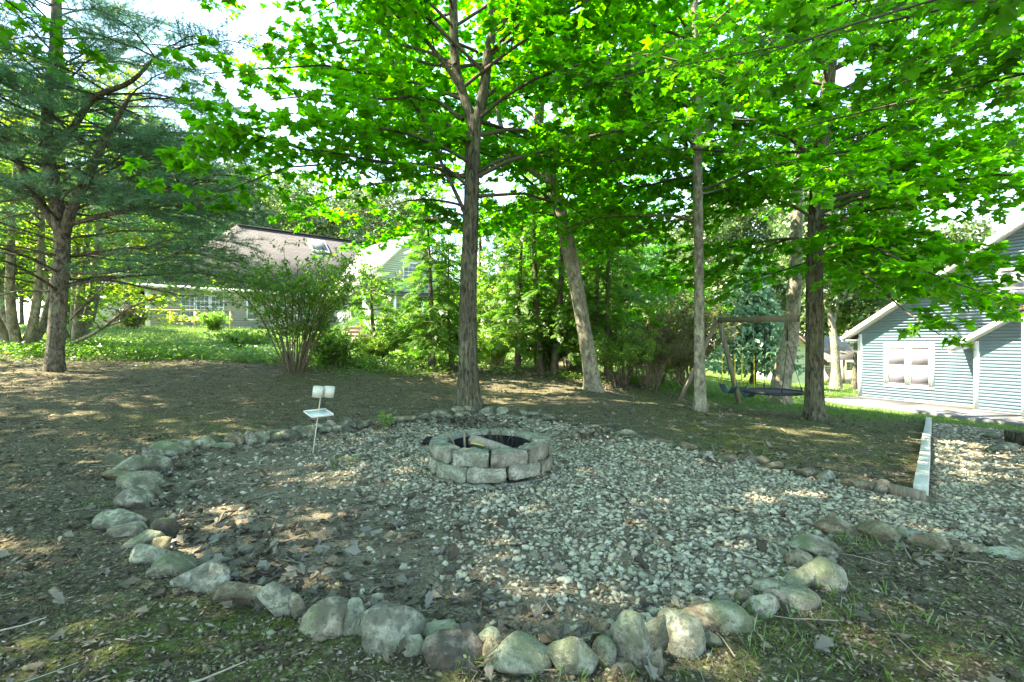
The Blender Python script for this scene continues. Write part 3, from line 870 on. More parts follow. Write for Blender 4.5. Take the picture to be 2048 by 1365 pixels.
# px, py of the centre, width, height in the photograph, material (s pale p dark d brown b), shape (r round, f flat, u upright slab, g angular), what singles it out
STONES = [
 (219,1041,90,46,'s','f','broad flat mossy grey slab, the widest on the left side of the ring'),
 (248,1000,72,40,'s','r','grey boulder lying on the broad flat mossy slab at left'),
 (240,1065,64,34,'p','r','small rounded tan stone just below the broad flat mossy slab'),
 (272,1084,66,40,'s','r','ribbed tan-grey stone between the small tan one and the pale pink-grey block'),
 (312,1094,40,34,'b','g','brown stone tucked behind the pale pink-grey block, inside the ring'),
 (284,1110,80,48,'p','g','pale pink-grey block at the lower left bend of the ring'),
 (318,1060,44,44,'d','g','dark stone half under dead leaves inside the ring beside the flat slab'),
 (322,1140,86,54,'s','g','smooth blue-grey stone with a sloping flat top at the lower left'),
 (387,1155,112,60,'s','r','big low green-stained dome of a boulder at the lower left'),
 (428,1153,36,48,'p','u','pale thin stone leaning behind the green-stained dome'),
 (472,1188,104,50,'b','f','long flat-topped brown stone with a straight cut front edge'),
 (517,1206,22,26,'d','g','fist-sized dark stone at the right end of the flat brown one'),
 (551,1204,62,64,'s','u','thin slab tipped on edge right of the flat brown stone'),
 (592,1218,44,54,'s','u','narrow blue-grey slab leaning on the tipped one'),
 (640,1246,98,74,'s','g','large squarish grey boulder with a pale lichen spot on its face'),
 (704,1247,72,68,'s','r','round green-capped boulder behind the lichen-spotted one'),
 (777,1268,112,86,'s','g','large boulder with green moss on top and a dark wet lower face'),
 (824,1302,48,38,'p','r','small pale stone wedged between the wet-faced boulder and the flat-topped block'),
 (874,1274,80,40,'p','f','pale flat-topped block at the front of the ring'),
 (907,1313,126,72,'d','g','long dark brown block in front of the pale flat-topped one'),
 (976,1288,50,44,'s','g','blue-grey stone behind the right end of the long dark block'),
 (984,1312,38,52,'b','g','small tan stone between the long dark block and the sandy boulder'),
 (1040,1326,124,70,'p','r','broad sandy boulder with a rounded top at the front'),
 (1152,1322,102,80,'s','g','blue-grey boulder peaked like a roof at the front'),
 (1212,1308,48,56,'d','r','small dark round stone left of the tall mossy one'),
 (1200,1271,32,46,'b','u','small brown stone standing behind the dark round one'),
 (1224,1274,42,46,'p','g','little sandy stone leaning on the tall mossy one'),
 (1269,1291,74,100,'s','g','tall pyramid-shaped stone blotched with moss at the front'),
 (1250,1336,70,26,'b','f','flat brown stone under the tall mossy pyramid'),
 (1312,1274,66,62,'d','g','dark brown stone sunk between the pyramid and the pale egg-shaped one'),
 (1315,1332,28,54,'d','u','dark upright slate shard standing in the soil in front'),
 (1372,1275,90,72,'p','r','pale egg-shaped boulder at the front right'),
 (1405,1250,98,44,'b','f','olive-brown flat stone behind the pale egg-shaped one'),
 (1426,1282,40,24,'s','r','small grey stone at the foot of the olive-brown flat one'),
 (1465,1240,94,56,'s','r','speckled domed boulder right of the olive-brown flat stone'),
 (1446,1208,42,18,'p','f','thin tan flake behind the speckled dome'),
 (1500,1202,42,32,'b','g','small brown wedge above the speckled dome'),
 (1528,1214,56,52,'s','r','rounded grey-brown stone left of the purple slab'),
 (1553,1206,50,50,'d','u','smooth purple-grey slab tilted to the right'),
 (1550,1180,64,30,'p','f','pale layered stone with a rippled top behind the purple slab'),
 (1582,1164,26,22,'p','g','thumb-sized pale stone at the left foot of the squared block'),
 (1616,1204,88,40,'p','f','pale low pointed stone at the lower right of the ring'),
 (1612,1165,54,46,'s','g','mossy stone leaning on the left side of the squared block'),
 (1656,1155,90,66,'s','g','large squared grey block at the right end of the front stones'),
 (1610,1117,50,32,'b','g','rust-brown stone under the pointed grey one at right'),
 (1652,1098,84,42,'s','g','pointed grey stone resting on the rust-brown one at right'),
 (1698,1060,80,32,'b','f','long low tan stone that starts the line towards the right edge'),
 (1773,1066,72,42,'b','g','chunky brown block right of the long low tan stone'),
 (1829,1073,52,22,'p','f','thin pale slab flush with the gravel beside the brown block'),
 (1918,1090,136,36,'b','f','very long brown stone near the right edge'),
 (2024,1106,84,24,'s','f','low grey stone running out at the right edge'),
 (225,916,46,24,'d','g','dark low stone at the upper left corner of the ring'),
 (246,931,68,38,'s','r','big smooth boulder at the upper left corner of the ring'),
 (227,951,74,24,'b','f','olive flat stone lying in front of the upper left corner boulder'),
 (303,928,48,36,'d','g','dark angular stone right of the upper left corner boulder'),
 (296,908,42,24,'s','g','peaked stone standing above the dark angular one'),
 (262,963,68,34,'s','f','mossy low slab below the upper left corner boulder'),
 (283,985,46,40,'s','g','tan stone between the mossy low slab and the boulder on the broad slab'),
 (318,897,76,30,'s','f','long flat green-topped stone on the left upper run'),
 (363,891,44,22,'s','r','pinkish grey stone right of the long green-topped one'),
 (400,887,42,26,'s','f','slanting green slab before the flat dark stone'),
 (422,877,46,14,'d','f','flat dark stone with a mossy top behind the slanting slab'),
 (437,891,40,14,'s','f','thin flat stone inside the ring below the flat dark one'),
 (461,877,34,28,'b','r','brown round stone right of the flat dark one'),
 (491,873,36,28,'s','g','grey angular stone right of the brown round one'),
 (518,872,32,22,'p','g','pale cracked stone right of the grey angular one'),
 (546,863,32,10,'p','f','thin pale plate lying behind the grey cube-like stone'),
 (548,872,30,16,'s','g','grey cube-like stone under the thin pale plate'),
 (574,869,38,24,'d','g','dark ridged stone left of the drink holder pole'),
 (593,861,32,20,'s','g','squared grey stone behind the dark ridged one'),
 (614,860,26,20,'s','g','squared dark stone just left of the drink holder pole'),
 (634,853,22,11,'p','f','small plate behind the drink holder pole'),
 (647,860,26,12,'s','f','small flat stone just right of the drink holder pole'),
 (645,851,20,9,'p','f','upper flat stone just right of the drink holder pole'),
 (660,850,26,22,'s','r','round mossy stone right of the drink holder pole'),
 (672,856,18,14,'s','r','pebble-like stone in front of the round mossy one'),
 (688,847,36,26,'d','r','dark egg-shaped stone right of the drink holder'),
 (716,849,38,18,'d','g','dark broken stone right of the dark egg-shaped one'),
 (756,842,54,16,'d','f','long purple-brown stone behind the leafy seedling'),
 (803,837,60,12,'b','f','low brown stone between the seedling and the tall maple'),
 (848,833,38,13,'s','f','low mossy stone left of the foot of the tall maple'),
 (878,827,34,16,'s','r','mossy stone at the left foot of the tall maple'),
 (894,833,30,14,'s','r','green stone in front of the leaf pile by the tall maple'),
 (914,820,24,16,'s','g','grey-brown stone touching the left root of the tall maple'),
 (924,831,30,15,'s','r','mossy lump in front of the tall maple'),
 (936,817,20,12,'p','g','small tan stone against the trunk of the tall maple'),
 (952,818,20,14,'d','r','dark round stone against the trunk of the tall maple'),
 (972,821,28,16,'s','r','big green round stone at the right foot of the tall maple'),
 (1004,820,26,13,'p','r','tan stone right of the tall maple'),
 (1050,824,24,10,'s','f','mossy stone on the far edge, second right of the tall maple'),
 (1074,829,40,13,'d','f','dark purplish stone on the far edge behind the fire pit'),
 (1098,836,26,11,'d','r','dark round stone on the far edge right behind the fire pit'),
 (1150,846,22,7,'d','f','thin dark stone sunk into the far edge right of the pit'),
 (1186,853,50,8,'b','f','long sunken stone on the far edge right of the pit'),
 (1216,859,22,10,'d','g','small dark stone at the end of the long sunken one'),
 (1250,866,50,13,'s','f','long grey stone with a flat top on the far edge'),
 (1280,873,20,8,'d','f','little dark stone after the long grey one on the far edge'),
 (1322,882,50,10,'b','f','sunken brown stone midway along the far right edge'),
 (1346,891,24,9,'d','g','small dark stone after the sunken brown one'),
 (1381,893,34,14,'b','r','brown lump before the slender maple on the far right edge'),
 (1420,906,34,11,'s','f','low grey stone in front of the slender maple'),
 (1461,916,40,14,'b','f','brown flat stone right of the slender maple'),
 (1508,919,24,15,'s','r','green stone at the bend of the far right edge'),
 (1531,921,24,15,'b','r','tan stone beside the green one at the bend'),
 (1558,931,34,14,'b','f','flat tan stone right of the bend of the far right edge'),
 (1584,937,22,9,'d','f','dark sliver right of the flat tan stone'),
 (1621,944,34,17,'d','r','dark peaked stone left of the green angular one'),
 (1658,950,30,19,'s','g','green angular stone left of the long stone by the timber'),
 (1690,962,34,10,'d','f','dark flat stone before the long stone by the timber'),
 (1734,969,56,20,'b','f','long brown stone near the near end of the grey timber'),
 (1771,973,30,27,'d','g','dark pointed stone beside the near end of the grey timber'),
]
MATK = {'s': 'stone', 'p': 'stone_pale', 'd': 'stone_dark', 'b': 'stone_brown'}
def border_stones():
    r = RS(5)
    for i, (px, py, w, h, mk, sh, lab) in enumerate(STONES):
        big = w > 40
        base = hit(px, py + h / 2)
        d = base[1]
        sx = w / FPX * d * 1.13
        sz = h / FPX * d
        # what the lens sees as height is part top, part front
        look = math.atan2(CAMH, d)
        dep = {'r': 0.8, 'f': 0.75, 'u': 0.4, 'g': 0.75}[sh] * sx
        dep = min(dep, max(0.12, sz * 2.2))
        hz = max((sz - dep * math.sin(look) * 0.42) / math.cos(look), sz * 0.55)
        full = hz * (1.5 if sh != 'u' else 1.25)            # part of every stone sits in the soil
        v, f = rock_mesh(100 + i, 3 if big else 2, {'r': 10, 'f': 12, 'u': 11, 'g': 11}[sh], {'r': 26, 'f': 60, 'u': 70, 'g': 80}[sh])
        v = v * np.array((sx, dep, full)) / 2
        a = r.uniform(-0.35, 0.35)
        ca, sa = math.cos(a), math.sin(a)
        v = v @ np.array(((ca, -sa, 0), (sa, ca, 0), (0, 0, 1))).T
        t = r.uniform(-0.16, 0.16) if sh != 'u' else r.choice((-0.3, 0.25))
        ct, st = math.cos(t), math.sin(t)
        v = v @ np.array(((ct, 0, st), (0, 1, 0), (-st, 0, ct))).T
        me = MB().add(v, f).mesh('stone', True)
        me.materials.append(M[MATK[mk]])
        o = bpy.data.objects.new('border_stone', me)
        COL.objects.link(o)
        o.location = (base[0], d + dep * 0.42, base[2] + hz - full / 2 - 0.004)
        tag(o, lab, 'stone', 'stones edging the gravel bed')
border_stones()

# ------------------------------------------------------------------ fire pit
PIT = np.array((-0.205, 4.62)); PIT_Z = 0.0
def rounded_block(r, r0, r1, ang, h, mat_seed):
    """one tumbled wall block: a wedge of the ring with worn edges, centred on the x axis"""
    nx, ny, nz = 7, 4, 5
    P = []
    rr = RS(mat_seed)
    us = np.array((-1, -0.9, -0.55, 0, 0.55, 0.9, 1.0)); vs = np.array((-1, -0.8, 0.8, 1.0)); ws = np.array((-1, -0.8, 0, 0.8, 1.0))
    idx = {}; V = []; Fq = []
    def vert(i, j, k):
        if (i, j, k) in idx: return idx[i, j, k]
        u, v, w = us[i], vs[j], ws[k]
        e = np.array((abs(u), abs(v), abs(w)))
        # pull corners in
        m = sum(max(0, q - 0.78) / 0.22 for q in e)
        c = 0.0 if m <= 1 else 0.06 * (m - 1)
        u2, v2, w2 = u * (1 - c * 0.5), v * (1 - c), w * (1 - c * 1.3)
        rad = (r0 + r1) / 2 + v2 * (r1 - r0) / 2
        # a straight face, as the cast blocks have
        a = u2 * ang / 2
        x = rad * (1 - 0.35 * (1 - math.cos(a))) if False else rad / max(0.6, math.cos(a) * 0.55 + 0.45)
        p = np.array((x * math.cos(a), x * math.sin(a), w2 * h / 2))
        p += 0.0055 * rr.standard_normal(3)
        idx[i, j, k] = len(V); V.append(p)
        return idx[i, j, k]
    for i in range(nx - 1):
        for j in range(ny - 1):
            Fq.append([vert(i, j, 0), vert(i, j + 1, 0), vert(i + 1, j + 1, 0), vert(i + 1, j, 0)])
            Fq.append([vert(i, j, nz - 1), vert(i + 1, j, nz - 1), vert(i + 1, j + 1, nz - 1), vert(i, j + 1, nz - 1)])
    for i in range(nx - 1):
        for k in range(nz - 1):
            Fq.append([vert(i, 0, k), vert(i + 1, 0, k), vert(i + 1, 0, k + 1), vert(i, 0, k + 1)])
            Fq.append([vert(i, ny - 1, k), vert(i, ny - 1, k + 1), vert(i + 1, ny - 1, k + 1), vert(i + 1, ny - 1, k)])
    for j in range(ny - 1):
        for k in range(nz - 1):
            Fq.append([vert(0, j, k), vert(0, j, k + 1), vert(0, j + 1, k + 1), vert(0, j + 1, k)])
            Fq.append([vert(nx - 1, j, k), vert(nx - 1, j + 1, k), vert(nx - 1, j + 1, k + 1), vert(nx - 1, j, k + 1)])
    return np.array(V), Fq
def fire_pit():
    r = RS(77)
    t = thing('fire_pit', 'round fire pit of stacked tumbled grey concrete blocks in the gravel', 'fire pit', (PIT[0], PIT[1], PIT_Z))
    meshes = []
    nb = 10
    for k in range(4):
        V, Fq = rounded_block(r, 0.395, 0.555, 2 * math.pi / nb - 0.03, 0.132, 60 + k)
        me = MB().add(V, Fq).mesh('block', True); me.materials.append(M['block'])
        meshes.append(me)
    soot_ring = MB()
    for row, (z, ro, dr) in enumerate(((-0.055, 0.12, -0.005), (0.076, 0.36, 0.012), (0.21, 0.05, 0.0))):
        for q in range(nb):
            o = bpy.data.objects.new('block', meshes[r.randint(4)])
            COL.objects.link(o); o.parent = t
            a = (q + 0.5) / nb * 2 * math.pi - math.pi / 2 + ro * 2 * math.pi / nb * (1.4 if row == 1 else 1)
            jit = r.normal(0, 0.006)
            o.location = ((dr + jit) * math.cos(a), (dr + jit) * math.sin(a), z + r.normal(0, 0.002))
            o.rotation_euler = (r.normal(0, 0.008), r.normal(0, 0.012), a + r.normal(0, 0.012))
            if row == 0: o.scale = (1.015, 1.0, 0.95)
    # sooty lining of the inside and ash floor: parts of the pit
    a = np.linspace(0, 2 * math.pi, 41)[:-1]
    rad = 0.372 + 0.004 * np.sin(a * 10)
    V = [(rad[i] * math.cos(a[i]), rad[i] * math.sin(a[i]), z) for z in (-0.06, 0.245) for i in range(40)]
    F = [(i, (i + 1) % 40, 40 + (i + 1) % 40, 40 + i) for i in range(40)]
    me = MB().add(V, F).mesh('soot'); me.materials.append(M['soot'])
    o = bpy.data.objects.new('soot_lining', me); COL.objects.link(o); o.parent = t
    V = [(0, 0, 0.14)] + [(0.37 * math.cos(b), 0.37 * math.sin(b), 0.075 + 0.03 * r.rand()) for b in a]
    F = [(0, i + 1, (i + 1) % 40 + 1) for i in range(40)]
    me = MB().add(V, F).mesh('ash'); me.materials.append(M['soot'])
    o = bpy.data.objects.new('ash_floor', me); COL.objects.link(o); o.parent = t
    # what lies in it
    mb = MB()
    A = np.array((-0.385, 4.68, 0.262)); B = np.array((-0.02, 4.5, 0.185))
    T = (B - A) / np.linalg.norm(B - A); S = np.cross(T, UP); S /= np.linalg.norm(S); Q = np.cross(S, T)
    prof = [(-0.05, -0.035), (0.05, -0.045), (0.062, 0.01), (0.02, 0.048), (-0.03, 0.04)]
    rings = []
    for s in np.linspace(0, 1, 7):
        c = A + (B - A) * s
        rings += [c + S * (x + r.normal(0, 0.003)) + Q * (y + r.normal(0, 0.003)) for x, y in prof]
    F = [(i * 5 + j, i * 5 + (j + 1) % 5, (i + 1) * 5 + (j + 1) % 5, (i + 1) * 5 + j) for i in range(6) for j in range(5)] + [(4, 3, 2, 1, 0), (30, 31, 32, 33, 34)]
    tag(mb.add(rings, F).build('split_log', M['log']), 'split log lying across the inside of the fire pit', 'log')
    def stick(pts, rad, mat, name, lab, cat='stick', g='sticks in the fire pit'):
        P = smooth_path(pts, 8)
        tag(MB().tube(P, np.linspace(rad, rad * 0.65, 8), 6, True, 0.06, r).build(name, M[mat], None, True), lab, cat, g)
    c = np.array((PIT[0], PIT[1], 0))
    stick(c + [(-0.22, -0.1, 0.1), (-0.24, -0.02, 0.25), (-0.245, 0.0, 0.36)], 0.014, 'stem_light', 'stick', 'thick pale stick standing upright in the left of the fire pit')
    stick(c + [(-0.4, 0.05, 0.325), (-0.35, 0.0, 0.25), (-0.3, -0.08, 0.14)], 0.012, 'stem_light', 'stick', 'stick leaning over the left rim of the fire pit')
    stick(c + [(-0.18, -0.02, 0.215), (-0.02, -0.1, 0.2), (0.2, -0.2, 0.15)], 0.012, 'twig', 'stick', 'peeled stick lying in front of the split log')
    stick(c + [(0.07, -0.08, 0.24), (0.11, -0.16, 0.2), (0.17, -0.24, 0.15)], 0.013, 'stem_light', 'stick', 'short pale stick leaning on the right of the split log')
    stick(c + [(-0.18, -0.03, 0.245), (-0.12, -0.06, 0.24), (-0.05, -0.1, 0.23)], 0.013, 'lichen_wood', 'stick', 'short yellow-green stick end in front of the split log')
    br = MB()
    for k in range(9):
        b = c + [r.uniform(-0.06, 0.2), r.uniform(0.05, 0.22), 0.1]
        P = [b, b + [r.normal(0, 0.03), r.normal(0, 0.03), 0.16], b + [r.normal(0, 0.07), r.normal(0, 0.05), r.uniform(0.22, 0.32)]]
        P = smooth_path(P, 6); br.tube(P, np.linspace(0.004, 0.0015, 6), 4, False)
        for q in range(3):
            p = P[2 + q]; br.tube([p, p + [r.normal(0, 0.04), r.normal(0, 0.03), r.uniform(0.02, 0.07)]], [0.002, 0.001], 3, False)
    tag(br.build('dry_branch', M['twig']), 'thin dry forked branch standing in the back of the fire pit', 'branch')
    # charred wood left of the pit
    p = hit(850, 893)
    v, f = rock_mesh(901, 2, 9, 16)
    me = MB().add(v * (0.085, 0.07, 0.055), f).mesh('charred', True); me.materials.append(M['soot'])
    o = bpy.data.objects.new('charred_wood', me); COL.objects.link(o); o.location = (p[0] + 0.02, p[1] + 0.2, p[2] + 0.02)
    tag(o, 'black charred lump of wood at the left foot of the fire pit', 'charred wood')
fire_pit()

# ------------------------------------------------------------------ timbers along the path, board and old sleepers at the right
def timbers():
    pts = [hit(1838, 990), hit(1850, 913), hit(1855, 875), hit(1858, 842)]
    labs = ['pale grey timber nearest the gravel bed in the path edging', 'pale grey timber in the middle of the path edging', 'pale grey timber at the far lawn end of the path edging']
    r = RS(3)
    for k in range(3):
        a, b = pts[k].copy(), pts[k + 1].copy()
        t = (b - a) / np.linalg.norm(b - a)
        a = a + t * 0.012 + (0, 0, 0.02); b = b - t * 0.012 + (0, 0, 0.02)
        s = np.cross(t, UP); s /= np.linalg.norm(s)
        root = thing('edge_timber', labs[k], 'timber', a, 'timbers edging the gravel path')
        mb = MB(); mb.beam(a + s * r.normal(0, 0.006), b + s * r.normal(0, 0.006), 0.1, 0.13)
        o = mb.build('board', M['timber'], root)
        bv = o.modifiers.new('bevel', 'BEVEL'); bv.width = 0.006; bv.segments = 2
        L = np.linalg.norm(b - a)
        for q in (0.12, L - 0.12):
            c = a + t * q + (0, 0, 0.066)
            MB().tube([c - (0, 0, 0.01), c + (0, 0, 0.002)], 0.011, 8).build('spike_head', M['steel'], root)
    a, b = hit(1772, 985), hit(1850, 1004)
    mb = MB(); mb.beam(a + (0, 0, 0.03), b + (0, 0, 0.03), 0.035, 0.1)
    tag(mb.build('edging_board', M['weathered']), 'thin dark board on edge between the pointed stone and the grey timber', 'board')
    a, b = hit(2022, 886), hit(2120, 905)
    mb = MB(); mb.beam(a + (0, 0, 0.1), b + (0, 0, 0.1), 0.2, 0.2)
    tag(mb.build('old_sleeper', M['bark_dark']), 'dark old timber sleeper beside the path at the right edge', 'timber')
    for k, (px, py, w, h, lab) in enumerate([(2000, 873, 50, 11, 'flat dark stone left of the old sleeper'), (2020, 898, 70, 16, 'low dark rock in front of the old sleeper'), (1985, 866, 30, 8, 'small flat rock at the far tip of the rock pile')]):
        p = hit(px, py + h / 2); d = p[1]
        v, f = rock_mesh(940 + k, 2, 10, 18)
        me = MB().add(v * np.array((w / FPX * d, 0.5 * w / FPX * d, h / FPX * d * 1.5)) / 2, f).mesh('rock', True); me.materials.append(M['stone_dark'])
        o = bpy.data.objects.new('rock', me); COL.objects.link(o); o.location = p + np.array((0, 0.1, h / FPX * d * 0.3))
        tag(o, lab, 'rock', 'rocks by the old sleeper')
timbers()

# ------------------------------------------------------------------ drink holder on a stake
def drink_holder():
    b = hit(626, 905)
    d = b[1]
    top = W(642, 788, d)
    t = thing('drink_holder', 'cream drink holder stake with two cups above a small square tray', 'drink holder', b)
    MB().tube([b - (0, 0, 0.08), b, top], 0.006, 8).build('stake', M['stem_pole'], t, True)
    for k, (px, dy) in enumerate(((636, 0.0), (658, 0.05))):
        c = W(px, 784, d + dy)
        ax = (top - b) / np.linalg.norm(top - b)
        n = 24
        mb = MB()
        S = np.cross(ax, (0, 1, 0)); S /= np.linalg.norm(S); Q = np.cross(ax, S)
        a = np.arange(n) / n * 2 * math.pi
        def ring(rad, h): return [c + ax * h + S * (rad * math.cos(x)) + Q * (rad * math.sin(x)) for x in a]
        V = ring(0.056, -0.058) + ring(0.057, 0.058) + ring(0.052, 0.058) + ring(0.051, -0.05)
        F = [(j * n + i, j * n + (i + 1) % n, (j + 1) * n + (i + 1) % n, (j + 1) * n + i) for j in range(3) for i in range(n)]
        F += [tuple(range(n))[::-1], tuple(range(3 * n, 4 * n))]
        mb.add(V, F).build('cup', M['cream'], t)
    c = W(637, 828, d)
    R = Vector((0, 0, 1)).rotation_difference(Vector((0.1, -0.12, 1))).to_matrix()
    Rz = np.array(R) @ np.array(((math.cos(0.75), -math.sin(0.75), 0), (math.sin(0.75), math.cos(0.75), 0), (0, 0, 1)))
    tr = MB().box(c, (0.23, 0.23, 0.008), R=Rz).build('tray', M['tray'], t)
    for k in range(4):
        an = k * math.pi / 2
        off = np.array((math.cos(an), math.sin(an), 0)) * 0.115
        sz = (0.008, 0.238, 0.02) if k % 2 == 0 else (0.22, 0.008, 0.02)
        MB().box(c + Rz @ (off + (0, 0, 0.009)), sz, R=Rz).build('rim', M['tray'], tr)
drink_holder()

# ------------------------------------------------------------------ swing set
def swing():
    ap = np.array((5.48, 13.0, CAMH + 42.5 * 13 / FPX))
    en = np.array((5.80, 9.95, 1.66))
    t = thing('swing_set', 'weathered wooden swing beam on an A-frame, running to the dark maple', 'swing set', (ap[0], ap[1], z1(ap[0], ap[1])))
    bd = en - ap
    MB().beam(ap - bd * 0.03, en, 0.09, 0.14).build('beam', M['weathered'], t)
    for px, py in ((1352, 806), (1481, 809)):
        g = hit(px, py); k = 13.0 / g[1]
        x = (px - 1024) / FPX * 13.0
        MB().beam((x, 13.0, z1(x, 13) - 0.12), ap + (0.02 if px > 1400 else -0.03, 0, -0.02), 0.095, 0.095, (0, 1, 0)).build('leg', M['weathered'], t)
    MB().box(ap + (0, -0.05, 0.03), (0.16, 0.006, 0.12)).build('bracket', M['steel'], t)
    def on(d):
        s = (13.0 - d) / (13.0 - en[1]); p = ap + bd * s
        return p - (0, 0, 0.07)
    def chain(name, p, q, m, rad=0.006, par=t): return MB().tube([p, q], rad, 5).build(name, M[m], par)
    for k, (d1, d2, lab) in enumerate(((12.8, 12.25, 'blue belt swing hanging nearest the A-frame'), (11.9, 11.45, 'blue belt swing hanging beside the round saucer'))):
        s = thing('belt_swing', lab, 'swing', on((d1 + d2) / 2), 'belt swings on the wooden beam')
        za = -0.02
        a, b = on(d1), on(d2)
        ends = []
        for q, sd in ((a, -1), (b, 1)):
            low = np.array((q[0] + 0.02 * sd, q[1] - 0.0, za + 0.1))
            midp = q + (low - q) * 0.5
            chain('chain', q, midp, 'steel', 0.005, s); chain('chain_cover', midp, low, 'yellow', 0.013, s)
            ends.append(low)
        # sling seat
        mb = MB(); n = 11
        P = []
        wdir = np.cross(ends[1] - ends[0], UP); wdir /= np.linalg.norm(wdir)
        wdir = wdir * 0.6 + np.array((0.4, 0.25, 0))
        wdir /= np.linalg.norm(wdir)
        for i in range(n):
            u = i / (n - 1)
            c = ends[0] + (ends[1] - ends[0]) * u - np.array((0, 0, 0.21 * 4 * u * (1 - u)))
            for w in (-0.075, 0.075): P.append(c + wdir * w)
        F = [(2 * i, 2 * i + 1, 2 * i + 3, 2 * i + 2) for i in range(n - 1)]
        o = mb.add(P, F).build('seat', M['seat_blue'], s, True)
        so = o.modifiers.new('solid', 'SOLIDIFY'); so.thickness = 0.012
    # saucer
    d0 = 10.62
    c = np.array(((1546 - 1024) / FPX * d0, d0, CAMH - 101 * d0 / FPX)); R = 0.575
    s = thing('saucer_swing', 'round black saucer swing hung by ropes between the two maples', 'swing', c)
    n = 48; a = np.arange(n) / n * 2 * math.pi
    ring = np.array([c + (R * math.cos(x), R * math.sin(x), 0) for x in a])
    mb = MB(); m = 8
    V = []
    for i in range(n):
        er = np.array((math.cos(a[i]), math.sin(a[i]), 0))
        V += [ring[i] + er * (0.03 * math.cos(q)) + UP * (0.032 * math.sin(q)) for q in np.arange(m) / m * 2 * math.pi]
    F = [(i * m + j, ((i + 1) % n) * m + j, ((i + 1) % n) * m + (j + 1) % m, i * m + (j + 1) % m) for i in range(n) for j in range(m)]
    mb.add(V, F).build('rim', M['black'], s, True)
    V = [c - (0, 0, 0.03)] + [c + ((R - 0.015) * math.cos(x), (R - 0.015) * math.sin(x), 0.004) for x in a]
    mb = MB().add(V, [(0, i + 1, (i + 1) % n + 1) for i in range(n)])
    o = mb.build('mat', M['mesh'], s); so = o.modifiers.new('solid', 'SOLIDIFY'); so.thickness = 0.01
    for d1, angs in ((11.02, (math.radians(168), math.radians(80))), (10.26, (math.radians(258), math.radians(-12)))):
        p = on(d1); k = np.array((p[0], p[1], CAMH - 0.01))
        kt = k + (0, 0, 0.25)
        chain('strap', p + (0, 0, 0.14), kt, 'black', 0.005, s); MB().beam(kt, k, 0.03, 0.012, (0, 1, 0)).build('webbing', M['black'], s)
        MB().tube([k + (0, 0, 0.015), k - (0, 0, 0.05)], 0.013, 6).build('carabiner', M['steel'], s)
        for an in angs:
            e = c + (R * math.cos(an), R * math.sin(an), 0.01)
            chain('rope', k - (0, 0, 0.05), e, 'black', 0.007, s)
            tt = (e - k) / np.linalg.norm(e - k)
            chain('rope_sleeve', e - tt * 0.12, e, 'black', 0.016, s)
swing()
# ------------------------------------------------------------------ houses
def V3(p2, z): return np.array((p2[0], p2[1], z))
def lap_wall(mb, fn, poly, expo=0.105, proud=0.016):
    """clapboards: horizontal courses clipped to a polygon (s, z), each leaning out at its foot; fn(s, z, out) -> world"""
    zs_ = [p[1] for p in poly]; z = min(zs_)
    z_top = max(zs_)
    m = len(poly)
    def span(zz):
        xs = []
        for (s1, a), (s2, b) in zip(poly, poly[1:] + poly[:1]):
            if (a <= zz) != (b <= zz): xs.append(s1 + (zz - a) * (s2 - s1) / (b - a))
        return (min(xs), max(xs)) if len(xs) >= 2 else None
    while z < z_top - 0.01:
        z2 = min(z + expo, z_top)
        a = span(z + 1e-4); b = span(z2 - 1e-4)
        if a and b:
            v = [fn(a[0], z, proud), fn(a[1], z, proud), fn(b[1], z2, 0.002), fn(b[0], z2, 0.002), fn(a[0], z, 0), fn(a[1], z, 0)]
            mb.add(v, [(0, 1, 2, 3), (4, 5, 1, 0)])
        z = z2
def wbox(mb, fn, s0, s1, z0, z1_, o0, o1):
    v = [fn(s, z, o) for o in (o0, o1) for z in (z0, z1_) for s in (s0, s1)]
    mb.add(v, [(0, 1, 3, 2), (4, 6, 7, 5), (0, 4, 5, 1), (2, 3, 7, 6), (0, 2, 6, 4), (1, 5, 7, 3)])
def prism(mb, pts_a, pts_b):
    n = len(pts_a)
    mb.add(list(pts_a) + list(pts_b), [tuple(range(n))[::-1], tuple(range(n, 2 * n))] + [(i, (i + 1) % n, n + (i + 1) % n, n + i) for i in range(n)])
def window(fn, s0, s1, z0, z1_, parent, double=True, muntin=False, glass='glass', trim=0.09, casing='white'):
    mb = MB()
    for a, b, c, d in ((s0, s0 + trim, z0, z1_), (s1 - trim, s1, z0, z1_), (s0 + trim, s1 - trim, z0, z0 + trim), (s0 + trim, s1 - trim, z1_ - trim, z1_)):
        wbox(mb, fn, a, b, c, d, 0.0, 0.045)
    if double:
        zm = (z0 + z1_) / 2
        wbox(mb, fn, s0 + trim, s1 - trim, zm - 0.025, zm + 0.025, 0.0, 0.035)
    if muntin:
        for k in (1, 2):
            s = s0 + trim + (s1 - s0 - 2 * trim) * k / 3
            wbox(mb, fn, s - 0.009, s + 0.009, z0 + trim, z1_ - trim, 0.0, 0.024)
        for k in (1, 3):
            z = z0 + trim + (z1_ - z0 - 2 * trim) * k / 4
            wbox(mb, fn, s0 + trim, s1 - trim, z - 0.009, z + 0.009, 0.0, 0.022)
    o = mb.build('window', M[casing], parent)
    g = MB(); zm = (z0 + z1_) / 2
    for a, b in (((z0 + trim, zm - 0.025), (zm + 0.025, z1_ - trim)) if double else ((z0 + trim, z1_ - trim),)):
        gg = MB(); wbox(gg, fn, s0 + trim, s1 - trim, a, b, 0.004, 0.016)
        gg.build('pane', M[glass], o)
    return o

